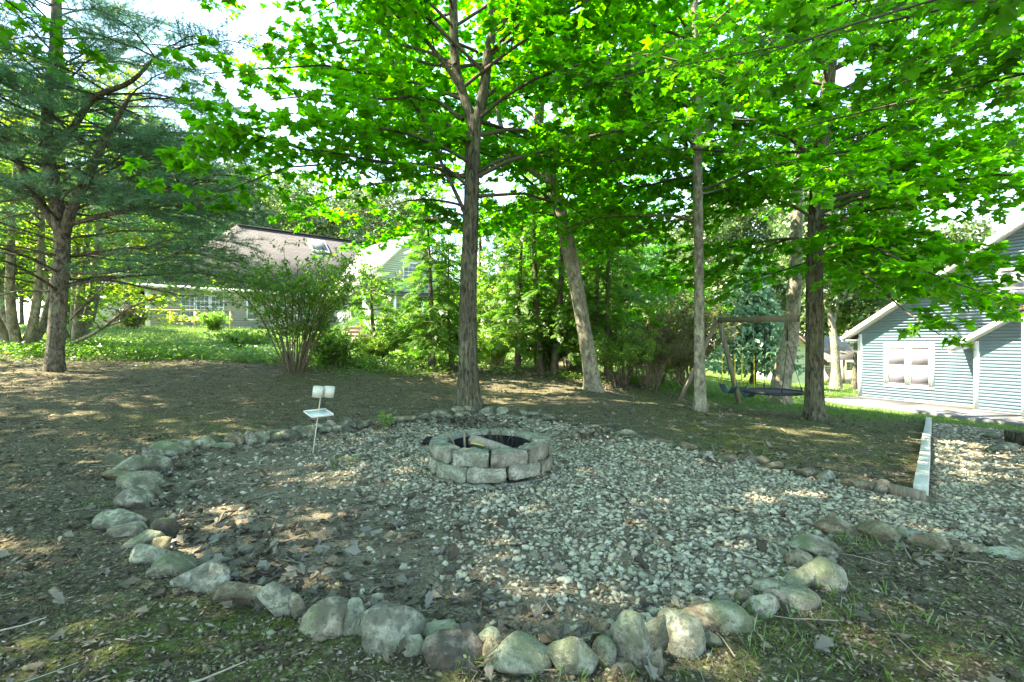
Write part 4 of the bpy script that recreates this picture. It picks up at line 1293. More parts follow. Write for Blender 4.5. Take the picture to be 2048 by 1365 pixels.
def blue_house():
    root = thing('blue_house', 'light blue lap sided house with white trim and stepped gables at the right', 'house', V3(F0 + U_ * 4, -1.1))
    PROT = 0.6; T1 = 3.87; RAKE = 0.667
    def fn(s, z, o): return V3(F0 + U_ * s + N_ * o, z)
    def fp(s, z, o): return V3(F0 + U_ * s + N_ * (PROT + o), z)
    ze = 1.52
    END = 11.0; PEAK = 8.2
    zr = lambda s: ze + RAKE * s if s < PEAK else ze + RAKE * (2 * PEAK - s)
    # walls behind the siding (body)
    mb = MB()
    wall = [(0, -1.0), (END, -1.0), (END, zr(END)), (PEAK, zr(PEAK)), (0, zr(0))]
    prism(mb, [fn(s, z, -0.02) for s, z in wall], [fn(s, z, -9.0) for s, z in wall])
    mb.build('wall', M['siding_blue'], root)
    mb = MB(); lap_wall(mb, fn, wall); mb.build('siding', M['siding_blue'], root, kind='stuff')
    # far side wall is hidden; foundation
    mb = MB(); wbox(mb, fn, -0.0, T1, -1.3, -1.0, -0.3, 0.03); wbox(mb, fp, T1 - 0.05, END, -1.3, -1.0, -0.6, 0.03); mb.build('foundation', M['concrete'], root)
    mb = MB(); wbox(mb, fn, 1.6, T1 - 0.1, -1.0, -0.955, 0.014, 0.02); mb.build('ochre_strip', M['ochre'], root)  # thin ochre strip along the foot of the siding
    # roof of the big gable: two slabs with overhang to the front
    ov = 0.38
    def slab(f_, s0, s1, zf, o_front, o_back, th, name, mat, parent):
        m = MB()
        a = [f_(s0, zf(s0) + 0.02, o_front), f_(s1, zf(s1) + 0.02, o_front), f_(s1, zf(s1) + 0.02, o_back), f_(s0, zf(s0) + 0.02, o_back)]
        b = [p + (0, 0, th) for p in a]
        prism(m, a, b)
        return m.build(name, M[mat], parent)
    zl = lambda s: ze + RAKE * s
    zr2 = lambda s: ze + RAKE * (2 * PEAK - s)
    rf = slab(fn, -0.4, PEAK, zl, ov, -9.3, 0.2, 'roof', 'shingle_dark', root)
    slab(fn, PEAK, 2 * PEAK + 0.4, zr2, ov, -9.3, 0.2, 'roof', 'shingle_dark', root)
    # fascia (white rake board) proud of the roof edge
    def rake(f_, s0, s1, zf, o, name='fascia'):
        m = MB()
        a = [f_(s0, zf(s0) - 0.03, o), f_(s1, zf(s1) - 0.03, o), f_(s1, zf(s1) + 0.17, o), f_(s0, zf(s0) + 0.17, o)]
        b = [p + V3(N_ * 0.03, 0) for p in a]
        prism(m, a, b); return m.build(name, M['white'], root)
    rake(fn, -0.42, PEAK, zl, ov + 0.002)
    m = MB()
    a = [fn(-0.4, zl(-0.4), -0.0), fn(PEAK, zl(PEAK), 0), fn(PEAK, zl(PEAK), ov), fn(-0.4, zl(-0.4), ov)]
    prism(m, [p + (0, 0, 0.004) for p in a], [p + (0, 0, 0.016) for p in a]); m.build('soffit', M['white'], root)
    m = MB(); wbox(m, fn, -0.52, -0.41, zl(-0.4) + 0.0, zl(-0.4) + 0.12, -9.2, ov); m.build('gutter', M['white'], root)
    m = MB(); wbox(m, fn, -0.4, 0.0, zl(-0.4) - 0.03, zl(-0.4) - 0.012, -9.0, ov); m.build('soffit', M['white'], root)
    # protruding section with its own rake
    ze2 = 1.22
    z2 = lambda s: ze2 + RAKE * (s - T1)
    wall2 = [(T1, -1.0), (END, -1.0), (END, z2(END)), (T1, z2(T1))]
    mb = MB(); prism(mb, [fp(s, z, -0.02) for s, z in wall2], [fp(s, z, -PROT + 0.03) for s, z in wall2]); mb.build('wall', M['siding_blue'], root)
    mb = MB(); lap_wall(mb, fp, wall2); mb.build('siding', M['siding_blue'], root, kind='stuff')
    slab(fp, T1 - 0.45, END, z2, ov, -PROT + 0.004, 0.16, 'roof', 'shingle_dark', root)
    rake(fp, T1 - 0.47, END, z2, ov + 0.002)
    m = MB()
    a = [fp(T1 - 0.45, z2(T1 - 0.45), -PROT + 0.02), fp(END, z2(END), -PROT + 0.02), fp(END, z2(END), ov), fp(T1 - 0.45, z2(T1 - 0.45), ov)]
    prism(m, [p + (0, 0, 0.004) for p in a], [p + (0, 0, 0.014) for p in a]); m.build('soffit', M['white'], root)
    m = MB(); wbox(m, fp, T1 - 0.57, T1 - 0.46, z2(T1 - 0.45), z2(T1 - 0.45) + 0.11, -PROT + 0.02, ov); m.build('gutter', M['white'], root)
    # corner boards
    m = MB(); wbox(m, fn, -0.02, 0.1, -1.0, zr(0) - 0.05, -0.02, 0.03); m.build('corner_board', M['white'], root)
    m = MB(); wbox(m, fn, -0.05, -0.02, -1.0, zr(0) - 0.2, -0.14, 0.03); m.build('corner_board', M['white'], root)
    m = MB(); wbox(m, fp, T1 - 0.03, T1 + 0.1, -1.0, z2(T1) - 0.02, -0.1, 0.03); m.build('corner_board', M['white'], root)
    # downspout: from the eave, elbow back to the corner, down
    g = fp(T1 - 0.5, z2(T1 - 0.45), ov - 0.1); e1 = fp(T1 - 0.1, z2(T1) - 0.25, -PROT + 0.12); e2 = fp(T1 - 0.1, -0.92, -PROT + 0.12)
    o = MB().tube(smooth_path([g, g - (0, 0, 0.08), e1 + (0, 0, 0.1), e1 - (0, 0, 0.1)], 10), 0.034, 6).tube([e1 - (0, 0, 0.06), e2], 0.034, 6).build('downspout', M['white'], root)
    MB().box(fp(T1 - 0.1, 0.0, -PROT + 0.12), (0.1, 0.1, 0.02)).build('strap', M['white'], o)
    g = fn(-0.46, zl(-0.4), ov - 0.1); e = fn(-0.09, ze - 0.45, -0.3)
    MB().tube(smooth_path([g, g - (0, 0, 0.07), e + (0, 0, 0.08), e], 10), 0.03, 6).tube([e, fn(-0.09, -0.95, -0.3)], 0.03, 6).build('downspout', M['white'], root)
    # window pair
    mb = MB()
    for a, b, c, d in ((0.9, 2.5, 1.0, 1.12), (0.9, 2.5, -0.55, -0.45), (0.9, 1.0, -0.45, 1.0), (2.4, 2.5, -0.45, 1.0), (1.66, 1.74, -0.45, 1.0)):
        wbox(mb, fn, a, b, c, d, 0.0, 0.03)
    mb.build('casing', M['white'], root)
    window(fn, 1.0, 1.66, -0.45, 1.0, root, True, False, 'screen', 0.055)
    window(fn, 1.74, 2.4, -0.45, 1.0, root, True, False, 'screen', 0.055)
    # upper window behind the maple spray, low vent
    window(fn, 4.2, 4.95, 2.2, 3.5, root, True, False, 'glass', 0.08)
    m = MB(); wbox(m, fp, 5.3, 5.7, -0.9, -0.72, 0.0, 0.03); m.build('vent', M['white'], root)
    # dark porch eave that shows at the right edge of the photograph
    m = MB()
    a = [fp(5.05, 2.05, 0.2), fp(9.0, 2.45, 0.2), fp(9.0, 2.45, 1.0), fp(5.05, 2.05, 1.0)]
    prism(m, a, [p + (0, 0, 0.14) for p in a]); m.build('porch_roof', M['shingle_dark'], root)
    m = MB()
    wbox(m, fp, 5.3, 5.42, -1.0, 2.07, 0.82, 0.94); m.build('porch_post', M['white'], root)
blue_house()

def tan_house():
    v = np.array((0.749, 0.663)); w = np.array((0.663, -0.749))     # along the facade; out of it, towards the lens
    C = np.array((-20.4, 27.4)); zb = 1.7
    root = thing('tan_house', 'tan sided house with a big hipped mauve shingle roof and a bright front gable wing', 'house', V3(C, zb))
    def fn(s, z, o): return V3(C + v * s + w * o, z)
    L = 22.0; ze = 4.3
    mb = MB(); poly = [(0, zb - 0.3), (L, zb - 0.3), (L, ze), (0, ze)]
    prism(mb, [fn(s, z, -0.02) for s, z in poly], [fn(s, z, -10) for s, z in poly]); mb.build('wall', M['siding_tan'], root)
    mb = MB(); lap_wall(mb, fn, poly, 0.15, 0.02); mb.build('siding', M['siding_tan'], root, kind='stuff')
    mb = MB(); wbox(mb, fn, -0.06, 0.14, zb - 0.2, ze, -0.1, 0.04); mb.build('corner_board', M['white'], root)
    for k in range(3):
        window(fn, 1.55 + 0.75 * k, 2.27 + 0.75 * k, 2.55, 3.95, root, True, True, 'glass', 0.07)
    window(fn, 5.0, 5.6, 2.5, 3.9, root, True, False, 'glass', 0.08)
    window(fn, 8.0, 9.4, 2.3, 3.9, root, True, True, 'glass', 0.08)
    mb = MB(); wbox(mb, fn, 6.4, 7.4, zb - 0.1, 3.9, 0.0, 0.05); mb.build('door', M['white'], root)
    # low wing at the far left
    mb = MB(); wbox(mb, fn, -3.4, -0.05, zb - 0.3, 3.7, -6, -1.5); mb.build('side_wing', M['siding_cream'], root)
    mb = MB(); prism(mb, [fn(-3.8, 3.7, -1.1), fn(0, 3.7, -1.1), fn(0, 3.7, -6.4), fn(-3.8, 3.7, -6.4)], [fn(-3.0, 4.6, -3.4), fn(0, 4.9, -3.4), fn(0, 4.9, -3.8), fn(-3.0, 4.6, -3.8)]); mb.build('roof', M['shingle'], root)
    # hipped main roof: ridge behind and above
    e0 = 0.5; R0 = fn(5.6, 9.5, -5.2); R1 = fn(17.0, 9.5, -5.2)
    zt = ze + 0.05
    A, B, Cc, D = fn(0 - e0, zt, e0), fn(L + e0, zt, e0), fn(L + e0, zt, -10 - e0), fn(-e0, zt, -10 - e0)
    m = MB(); m.add([A, B, Cc, D, R0, R1], [(0, 1, 5, 4), (1, 2, 5), (2, 3, 4, 5), (3, 0, 4), (3, 2, 1, 0)])
    rf = m.build('roof', M['shingle'], root)
    m = MB(); m.beam(R0 + (0, 0, 0.02), R1 + (0, 0, 0.02), 0.3, 0.06); m.build('ridge_cap', M['shingle'], rf)
    m = MB(); wbox(m, fn, -e0, L + e0, zt - 0.18, zt + 0.02, e0 + 0.002, e0 + 0.03); m.build('fascia', M['white'], root)
    # skylight lies on the front slope
    n = np.cross(B - A, R0 - A); n /= np.linalg.norm(n)
    t = np.array((*v, 0)); q = np.cross(n, t)
    def onroof(px, py):
        d = np.array(((px - 1024) / FPX, 1, (682.5 - py) / FPX)); o = np.array((0, 0, CAMH))
        k = ((A - o) @ n) / (d @ n); return o + d * k
    cs = onroof(636, 494)
    m = MB(); m.box(cs + n * 0.06, (1.35, 1.5, 0.16), R=np.stack((t, q, n), 1)); sk = m.build('skylight', M['white'], rf)
    m = MB(); m.box(cs + n * 0.146, (1.15, 1.3, 0.016), R=np.stack((t, q, n), 1)); m.build('pane', M['concrete'], sk)
    # front wing with a gable
    s0, s1 = 10.3, 18.8
    o1 = 3.6
    Bw = 4.5; pk = 8.6; sm = (s0 + s1) / 2
    gab = [(s0, zb - 0.6), (s1, zb - 0.6), (s1, Bw), (sm, pk), (s0, Bw)]
    def fw(s, z, o): return fn(s, z, o1 + o)
    mb = MB(); prism(mb, [fw(s, z, -0.02) for s, z in gab], [fn(s, z, -0.5 if z < 5 else -3.0) for s, z in gab]); mb.build('wall', M['siding_grey'], root)
    mb = MB(); lap_wall(mb, fw, gab, 0.15, 0.02); mb.build('siding', M['siding_grey'], root, kind='stuff')
    for sa, sb, za, zb_ in ((s0 - 0.6, sm, Bw - 0.55, pk), (sm, s1 + 0.6, pk, Bw - 0.55)):
        m = MB(); a = [fw(sa, za + 0.03, 0.6), fw(sb, zb_ + 0.03, 0.6), fn(sb, zb_ + 0.03, -8.2), fn(sa, za + 0.03, -8.2)]
        prism(m, a, [p + (0, 0, 0.16) for p in a]); m.build('roof', M['shingle_pale'], root)
        m = MB(); a = [fw(sa, za - 0.12, 0.61), fw(sb, zb_ - 0.12, 0.61), fw(sb, zb_ + 0.14, 0.61), fw(sa, za + 0.14, 0.61)]
        prism(m, a, [p + V3(w * 0.03, 0) for p in a]); m.build('fascia', M['white'], root)
    m = MB(); a = [fw(s0 - 0.2, Bw - 0.35, 1.5), fw(s1 + 0.2, Bw - 0.35, 1.5), fw(s1 + 0.2, Bw + 0.05, 0.02), fw(s0 - 0.2, Bw + 0.05, 0.02)]
    prism(m, a, [p + (0, 0, 0.1) for p in a]); m.build('porch_roof', M['shingle'], root)
    for s in (s0 + 0.2, s0 + 2.3, s0 + 4.4, s0 + 6.4, s1 - 0.2):
        m = MB(); wbox(m, fw, s - 0.07, s + 0.07, zb - 0.5, Bw - 0.33, 1.3, 1.44); m.build('porch_post', M['white'], root)
    for s in (s0 + 2.6, s0 + 4.6, s0 + 6.5):
        window(fw, s, s + 1.5, 2.3, 3.9, root, True, True, 'glass', 0.08)
    window(fw, sm - 0.6, sm + 0.6, 5.4, 6.7, root, True, True, 'glass', 0.08)
tan_house()

def deck_fence():
    zt = lambda px: 1.2 + (682.5 - 620) / FPX * 27
    root = thing('deck_railing', 'brown wooden railing with posts in front of the tan house', 'railing', W(345, 655, 26.5))
    xs = [242, 254, 271, 342, 391, 430, 462]
    for px in xs:
        p = W(px, 622, 26.5); g = z1(p[0], p[1])
        MB().beam((p[0], p[1], g - 0.1), (p[0], p[1], p[2] + 0.02), 0.11, 0.11, (0, 1, 0)).build('post', M['deckwood'], root)
    a, b = W(240, 620, 26.5), W(466, 622, 26.5)
    MB().beam(a, b, 0.13, 0.09).build('rail', M['deckwood'], root)
    MB().beam(W(253, 625, 26.3), W(245, 622, 28.5), 0.1, 0.08).build('rail', M['deckwood'], root)
deck_fence()
def steps():
    b = W(728, 684, 21.0)
    root = thing('porch_steps', 'brick-coloured steps with a white railing in front of the gable wing', 'steps', b)
    v = np.array((0.749, 0.663)); w = np.array((0.663, -0.749))
    for k in range(4):
        c = V3(b[:2] - w * 0.3 * k, b[2] + 0.1 + 0.17 * k)
        MB().box(c, (1.0, 0.3, 0.17), rz=math.atan2(v[1], v[0])).build('step', M['brick'], root)
    p0 = V3(b[:2] + v * 0.5 + w * 0.1, b[2] + 0.95); p1 = V3(b[:2] + v * 0.5 - w * 1.1, b[2] + 1.75)
    mb = MB(); mb.beam(p0, p1, 0.07, 0.07); mb.beam(p0 - (0, 0, 0.75), p1 - (0, 0, 0.75), 0.06, 0.06); mb.build('rail', M['white'], root)
    for k in range(8):
        p = p0 + (p1 - p0) * k / 7
        MB().beam(p - (0, 0, 0.78 if k not in (0, 7) else 1.0), p, 0.035 if k not in (0, 7) else 0.09, 0.035 if k not in (0, 7) else 0.09, (0, 1, 0)).build('baluster', M['white'], root)
steps()

def neighbour():
    root = thing('ranch_house', 'low ranch house with a pale roof far behind the dark maple', 'house', W(1690, 772, 40))
    g = W(1690, 774, 40)[2]
    D = 40.0
    def fn(s, z, o): return np.array((s, D + 0.2 * (s - 26) - o, z))
    x0, x1 = (1640 - 1024) / FPX * D, (1760 - 1024) / FPX * D + 3
    ze = CAMH - 38 / FPX * D; zr = CAMH - 0 / FPX * D + 0.4
    mb = MB(); wbox(mb, fn, x0, x1, g - 0.4, ze, -8, 0); mb.build('wall', M['siding_cream'], root)
    mb = MB(); wbox(mb, fn, x0 + 0.1, x0 + 1.2, g, ze - 0.9, 0.0, 0.12); mb.build('brick_facing', M['brick'], root)
    mb = MB(); prism(mb, [fn(x0 - 0.5, ze, 0.6), fn(x1, ze, 0.6), fn(x1, ze, -8.5), fn(x0 - 0.5, ze, -8.5)], [fn(x0 - 0.2, zr, -3.8), fn(x1, zr, -3.8), fn(x1, zr, -4.1), fn(x0 - 0.2, zr, -4.1)])
    mb.build('roof', M['shingle_pale'], root)
    window(fn, x0 + 0.25, x0 + 1.2, ze - 0.95, ze - 0.1, root, True, True, 'glass', 0.07)
    window(fn, x0 + 2.3, x0 + 3.6, ze - 0.9, ze - 0.15, root, False, True, 'glass', 0.07)
    window(fn, x0 + 4.1, x0 + 5.2, ze - 0.9, ze - 0.15, root, False, True, 'glass', 0.07)
    mb = MB(); wbox(mb, fn, x0 + 1.75, x0 + 1.9, g - 0.3, ze, 0.3, 0.45); mb.build('porch_post', M['deckwood'], root)
    # grey shed and board fence left of it
    s = thing('grey_shed', 'grey sided shed with a sloping roof seen past the big grey trunk', 'shed', W(1610, 772, 36))
    d = 36.0; g2 = W(1610, 772, d)[2]
    x0, x1 = (1572 - 1024) / FPX * d, (1645 - 1024) / FPX * d
    def f2(a, z, o): return np.array((a, d - o, z))
    poly = [(x0, g2 - 0.3), (x1, g2 - 0.3), (x1, CAMH - 40 / FPX * d), (x0 + 0.8, CAMH + 8 / FPX * d), (x0, CAMH - 10 / FPX * d)]
    mb = MB(); prism(mb, [f2(a, z, 0) for a, z in poly], [f2(a, z, -5) for a, z in poly]); mb.build('wall', M['siding_grey'], s)
    mb = MB(); lap_wall(mb, f2, poly, 0.2, 0.03); mb.build('siding', M['siding_grey'], s, kind='stuff')
    mb = MB(); a = [f2(x1 + 0.3, CAMH - 48 / FPX * d, 0.3), f2(x0 + 0.7, CAMH + 11 / FPX * d, 0.3), f2(x0 + 0.7, CAMH + 11 / FPX * d, -5.3), f2(x1 + 0.3, CAMH - 48 / FPX * d, -5.3)]
    prism(mb, a, [p + (0, 0, 0.12) for p in a]); mb.build('roof', M['shingle_dark'], s)
    f = thing('board_fence', 'grey board fence at the back of the right-hand lawn', 'fence', W(1530, 770, 37))
    d = 37.0
    for k in range(14):
        px = 1506 + 5.2 * k
        p = W(px, 772, d); g3 = p[2]
        MB().box((p[0], d + 0.01 * (k % 2), g3 + 0.5), (0.185, 0.03, 1.25)).build('board', M['siding_grey'], f)
    p = W(1500, 772, d); q = W(1580, 772, d)
    MB().beam((p[0], d + 0.05, p[2] + 0.8), (q[0], d + 0.05, p[2] + 0.8), 0.05, 0.09).build('rail', M['siding_grey'], f)
neighbour()
# ------------------------------------------------------------------ trees
def single_leaf_mat(key):
    # as near_leaf, with the shade picked per object, since each of these leaves is one
    src = M[key].copy(); src.name = key + '_single'
    nt = src.node_tree
    g = [n for n in nt.nodes if n.type == 'NEW_GEOMETRY'][0]
    oi = nt.nodes.new('ShaderNodeObjectInfo')
    for lk in list(nt.links):
        if lk.from_node == g:
            to = lk.to_socket; nt.links.remove(lk); nt.links.new(oi.outputs['Random'], to)
    return src
def nrmz(v): return v / (np.linalg.norm(v) + 1e-9)
class Leaves:
    def __init__(self): self.p = []; self.d = []
    def add(self, p, d): self.p.append(p); self.d.append(d)
    def arrays(self): return np.array(self.p), np.array(self.d)

def foliate(tb, lf, pts, r0, r, start=0.22, spacing=0.27, slen=1.1, twig_gap=0.15, droop=0.12, leaves=3):
    """side branches, twigs and leaf places along one limb"""
    pts = np.asarray(pts); seg = np.linalg.norm(np.diff(pts, axis=0), axis=1)
    cum = np.concatenate(([0], np.cumsum(seg))); L = cum[-1]
    s = start * L; side = 1
    while s < L:
        f = s / L
        p = np.array([np.interp(s, cum, pts[:, k]) for k in range(3)])
        i = min(np.searchsorted(cum, s, 'right') - 1, len(seg) - 1)
        t = (pts[i + 1] - pts[i]) / seg[i]
        perp = np.cross(t, UP); 
        if np.linalg.norm(perp) < 0.2: perp = np.array((math.cos(s * 9), math.sin(s * 9), 0))
        perp = nrmz(perp) * side; side = -side
        d = nrmz(t * r.uniform(0.35, 0.9) + perp * r.uniform(0.5, 1.0) + UP * r.uniform(-0.2, 0.35))
        l = slen * (1 - 0.5 * f) * r.uniform(0.55, 1.35)
        u = np.linspace(0, 1, 5)[:, None]
        P = p + d * (u * l) - UP * (droop * l * u ** 2) + np.concatenate((np.zeros((1, 3)), r.normal(0, 0.02 * l, (4, 3))))
        rr = max(0.0035, r0 * (1 - f) * 0.42)
        tb.tube(P, np.linspace(rr, 0.002, 5), 4, False)
        n = max(2, int(l / twig_gap)); sd = 1
        for q in range(n):
            uu = (q + 0.6) / n
            b = p + d * (uu * l) - UP * (droop * l * uu ** 2)
            pp = nrmz(np.cross(d, UP)) * sd; sd = -sd
            d2 = nrmz(d * r.uniform(0.3, 0.9) + pp * r.uniform(0.4, 1) + UP * r.uniform(-0.45, 0.3))
            tl = r.uniform(0.12, 0.36)
            e = b + d2 * tl - UP * 0.03
            if tb is not None: tb.tube(np.array((b, e)), np.array((0.0025, 0.0012)), 3, False)
            for w in range(leaves):
                pos = b + d2 * tl * (0.35 + 0.65 * (w + r.rand() * 0.5) / leaves)
                a = nrmz(np.cross(d2, UP))
                for sg in (-1, 1):
                    dd = nrmz(d2 * r.uniform(0.1, 0.8) + a * sg * r.uniform(0.4, 1) + UP * r.uniform(-0.6, 0.25))
                    lf.add(pos + dd * r.uniform(0.02, 0.06), dd)
            lf.add(e, nrmz(d2 + UP * r.uniform(-0.6, 0.1)))
        s += spacing * r.uniform(0.7, 1.3)

def limb_path(p, az, L, rise, sag, r, n=8):
    u = np.linspace(0, 1, n)
    h = np.array((math.cos(az), math.sin(az), 0))
    side = np.array((-h[1], h[0], 0)) * r.normal(0, 0.12)
    P = p + np.outer(u * L, h) + np.outer(u ** 2 * L, side) + np.outer(u * L * rise - u ** 2 * L * sag, UP)
    P[1:] += r.normal(0, 0.025 * L / 4, (n - 1, 3))
    return P

# gaps in the canopy: where the sun comes through onto the trodden ground behind the pit and in a few small flecks
GAPS = [(1.6, 11.2, 2.6, 1.3, 0.5), (4.6, 9.0, 1.3, 0.8, 0.52), (4.2, 7.6, 0.9, 0.5, 0.5), (-2.2, 12.4, 1.0, 0.8, 0.5), (6.6, 7.2, 1.2, 0.7, 0.5), (-3.1, 2.9, 0.7, 0.25, 0.45), (-0.45, 1.52, 0.3, 0.12, 0.4), (7.3, 8.8, 1.0, 0.5, 0.5), (0.3, 10.0, 1.3, 0.7, 0.5), (-5.2, 6.4, 0.8, 0.3, 0.5)]
def sun_gap(p):
    z0 = zg(p[:, 0], p[:, 1])
    k = (p[:, 2] - z0) / -SUN_DIR.z
    gx, gy = p[:, 0] + SUN_DIR.x * k, p[:, 1] + SUN_DIR.y * k
    drop = np.zeros(len(p), bool)
    nz = fnoise(gx * 1.15 + 40, gy * 2.6 + 3, 3)
    for cx, cy, rx, ry, th in GAPS:
        e = ((gx - cx) / rx) ** 2 + ((gy - cy) / ry) ** 2
        drop |= (e < 1) & (nz > th + 0.06 * e)
    return ~drop
from mathutils import Matrix
def single_leaves(root, p, Rm, sz, count, meshes, r):
    """the leaves that show largest become parts of their own; returns which ones are left for the crown"""
    inview = (p[:, 1] > 0.8) & (np.abs(p[:, 0]) < 1.04 * p[:, 1]) & (p[:, 2] - CAMH < 0.69 * p[:, 1])
    near = np.where(inview, sz / p[:, 1], -1).argsort()[::-1][:count]
    rest = np.ones(len(p), bool); rest[near] = False
    g = np.array(root.location)
    for i in near:
        o = bpy.data.objects.new('leaf', meshes[r.randint(len(meshes))]); COL.objects.link(o); o.parent = root
        o.matrix_local = Matrix.Translation(Vector(p[i] - g)) @ Matrix(Rm[i].tolist()).to_4x4() @ Matrix.Scale(float(sz[i]), 4)
    return rest
def leaf_meshes(mat, r):
    mes = []
    for q in range(5):
        v = MAPLE_FINE[0].copy()
        v[:, 2] += r.uniform(-0.25, 0.3) * np.abs(v[:, 1]) ** 1.5 - r.uniform(0.0, 0.35) * v[:, 0] ** 2 + 0.05 * np.sin(v[:, 0] * 7 + q) + 0.2 * r.normal() * v[:, 1] * v[:, 0]
        v[:, :2] *= 1 + 0.06 * r.standard_normal((len(v), 2))
        me = MB().add(v, MAPLE_FINE[1]).mesh('leaf'); me.materials.append(mat); mes.append(me)
    return mes
def stamp_leaves(lf, tmpl, size, r, tilt=0.55, up=1.0, single=0, root=None):
    p, d = lf.arrays()
    keep = sun_gap(p); p, d = p[keep], d[keep]; n = len(p)
    nrm = np.stack((r.normal(0, tilt, n), r.normal(0, tilt, n), np.full(n, up)), 1)
    mb = MB()
    Rm = rotmats(d, nrm); sz = size * r.uniform(0.65, 1.25, n)
    if single:
        k = single_leaves(root, p, Rm, sz, single, leaf_meshes(single_leaf_mat('maple_leaf'), r), r)
        p, Rm, sz = p[k], Rm[k], sz[k]
    scatter(mb, tmpl[0], tmpl[1], p, Rm, sz)
    return mb

def trunk_mesh(mb, pts, rad, r, sides=16, n=40, flare=0.0, wob=0.035, burl=()):
    P = smooth_path(pts, n)
    R = np.interp(np.linspace(0, 1, n), np.linspace(0, 1, len(rad)), rad)
    z0 = P[0][2]
    base = mb.n
    if flare:
        h = P[:, 2] - z0
        R = R * (1 + flare * np.exp(-h / 0.27))
    mb.tube(P, R, sides, True)
    V = mb.v[-1]
    # fluted roots and uneven girth
    ctr = np.repeat(P, sides, 0); dv = V - ctr
    ang = np.tile(np.arange(sides) / sides * 2 * math.pi, n); h = np.repeat(P[:, 2] - z0, sides)
    k = 1 + wob * np.sin(ang * 2 + h * 1.3 + r.rand() * 6) + wob * 0.7 * np.sin(ang * 3 - h * 2.1 + r.rand() * 6) + 0.012 * r.standard_normal(len(ang))
    if flare:
        k = k + 0.4 * flare * np.exp(-np.maximum(h, 0) / 0.27) * np.cos(ang * 5 + r.rand() * 6)
    mb.v[-1] = ctr + dv * k[:, None]
    return P, R

def maple(label, trunks, base, limbs=(), auto=None, seed=1, bark='bark', leaf='maple_leaf', size=0.125, flare=0.5, tmpl=None, name='maple_tree', local=False, foli=None, group=None, single=0):
    """trunks: list of (points, radii); limbs: list of (points, radius); auto: dict of automatic limbs"""
    r = RS(seed)
    root = thing(name, label, 'tree', base, group)
    tb = MB()
    paths = []
    for k, (pts, rad) in enumerate(trunks):
        P, R = trunk_mesh(tb, pts, rad, r, 16 if k == 0 else 12, 44 if k == 0 else 24, flare if k == 0 else 0)
        paths.append((P, R))
    tb.build('trunk', M[bark], root, True)
    br = MB(); lf = Leaves()
    foli = foli or {}
    for pts, r0 in limbs:
        P = smooth_path(pts, 12)
        lb = MB(); lb.tube(P, np.linspace(r0, max(0.006, r0 * 0.22), 12), 8, False, 0.04, r)
        lb.build('limb', M[bark], root, True)
        foliate(br, lf, P, r0, r, **{**foli, 'spacing': 0.22})
    for auto in (auto if isinstance(auto, (list, tuple)) else [auto] if auto else []):
        n = auto['n']; az = r.uniform(0, 6.28)
        h0, h1 = auto['h']
        P, R = paths[auto.get('trunk', 0)]
        allP = np.concatenate([p for p, _ in paths]); allR = np.concatenate([q for _, q in paths])
        for k in range(n):
            f = (k + 0.5) / n
            z = h0 + (h1 - h0) * f + r.uniform(-0.2, 0.2)
            j = np.argsort(np.abs(allP[:, 2] - z))[:3]; j = j[r.randint(len(j))]
            az += 2.4 + r.uniform(-0.35, 0.35)
            a = az
            if 'avoid' in auto:
                ca, half, zmax = auto['avoid']
                dlt = (a - ca + math.pi) % (2 * math.pi) - math.pi
                if abs(dlt) < half and z < zmax:
                    a = ca + math.copysign(half + r.uniform(0, 0.6), dlt)
            L = auto['L'](f) * r.uniform(0.8, 1.2)
            rise, sag = auto.get('rise', 0.55), auto.get('sag', 0.42)
            Q = limb_path(allP[j], a, L, rise * r.uniform(0.6, 1.3) + 0.5 * f * rise, sag * r.uniform(0.6, 1.3), r)
            r0 = min(allR[j] * 0.4, 0.008 + 0.0062 * L)
            br.tube(Q, np.linspace(r0, 0.005, len(Q)), 6, False)
            foliate(br, lf, Q, r0, r, **{**foli, **auto.get('foli', {})})
    br.build('branches', M['twig'], root, False, 'stuff')
    stamp_leaves(lf, tmpl or MAPLE, size, r, 0.55, 1.0, single, root).build('crown', M[leaf], root, False, 'stuff')
    return root, len(lf.p)

SPARSE = dict(spacing=0.45, slen=1.3, leaves=2)
STAR4 = (np.array([(0, 0, 0), (0.3, 0.55, 0.06), (0.5, 0.2, 0.02), (1.0, 0, -0.04), (0.5, -0.2, 0.02), (0.3, -0.55, 0.06)], float), np.array([(0, 2, 1), (0, 3, 2), (0, 4, 3), (0, 5, 4)]))
def px_path(lst): return [W(*q) for q in lst]
NLEAF = {}

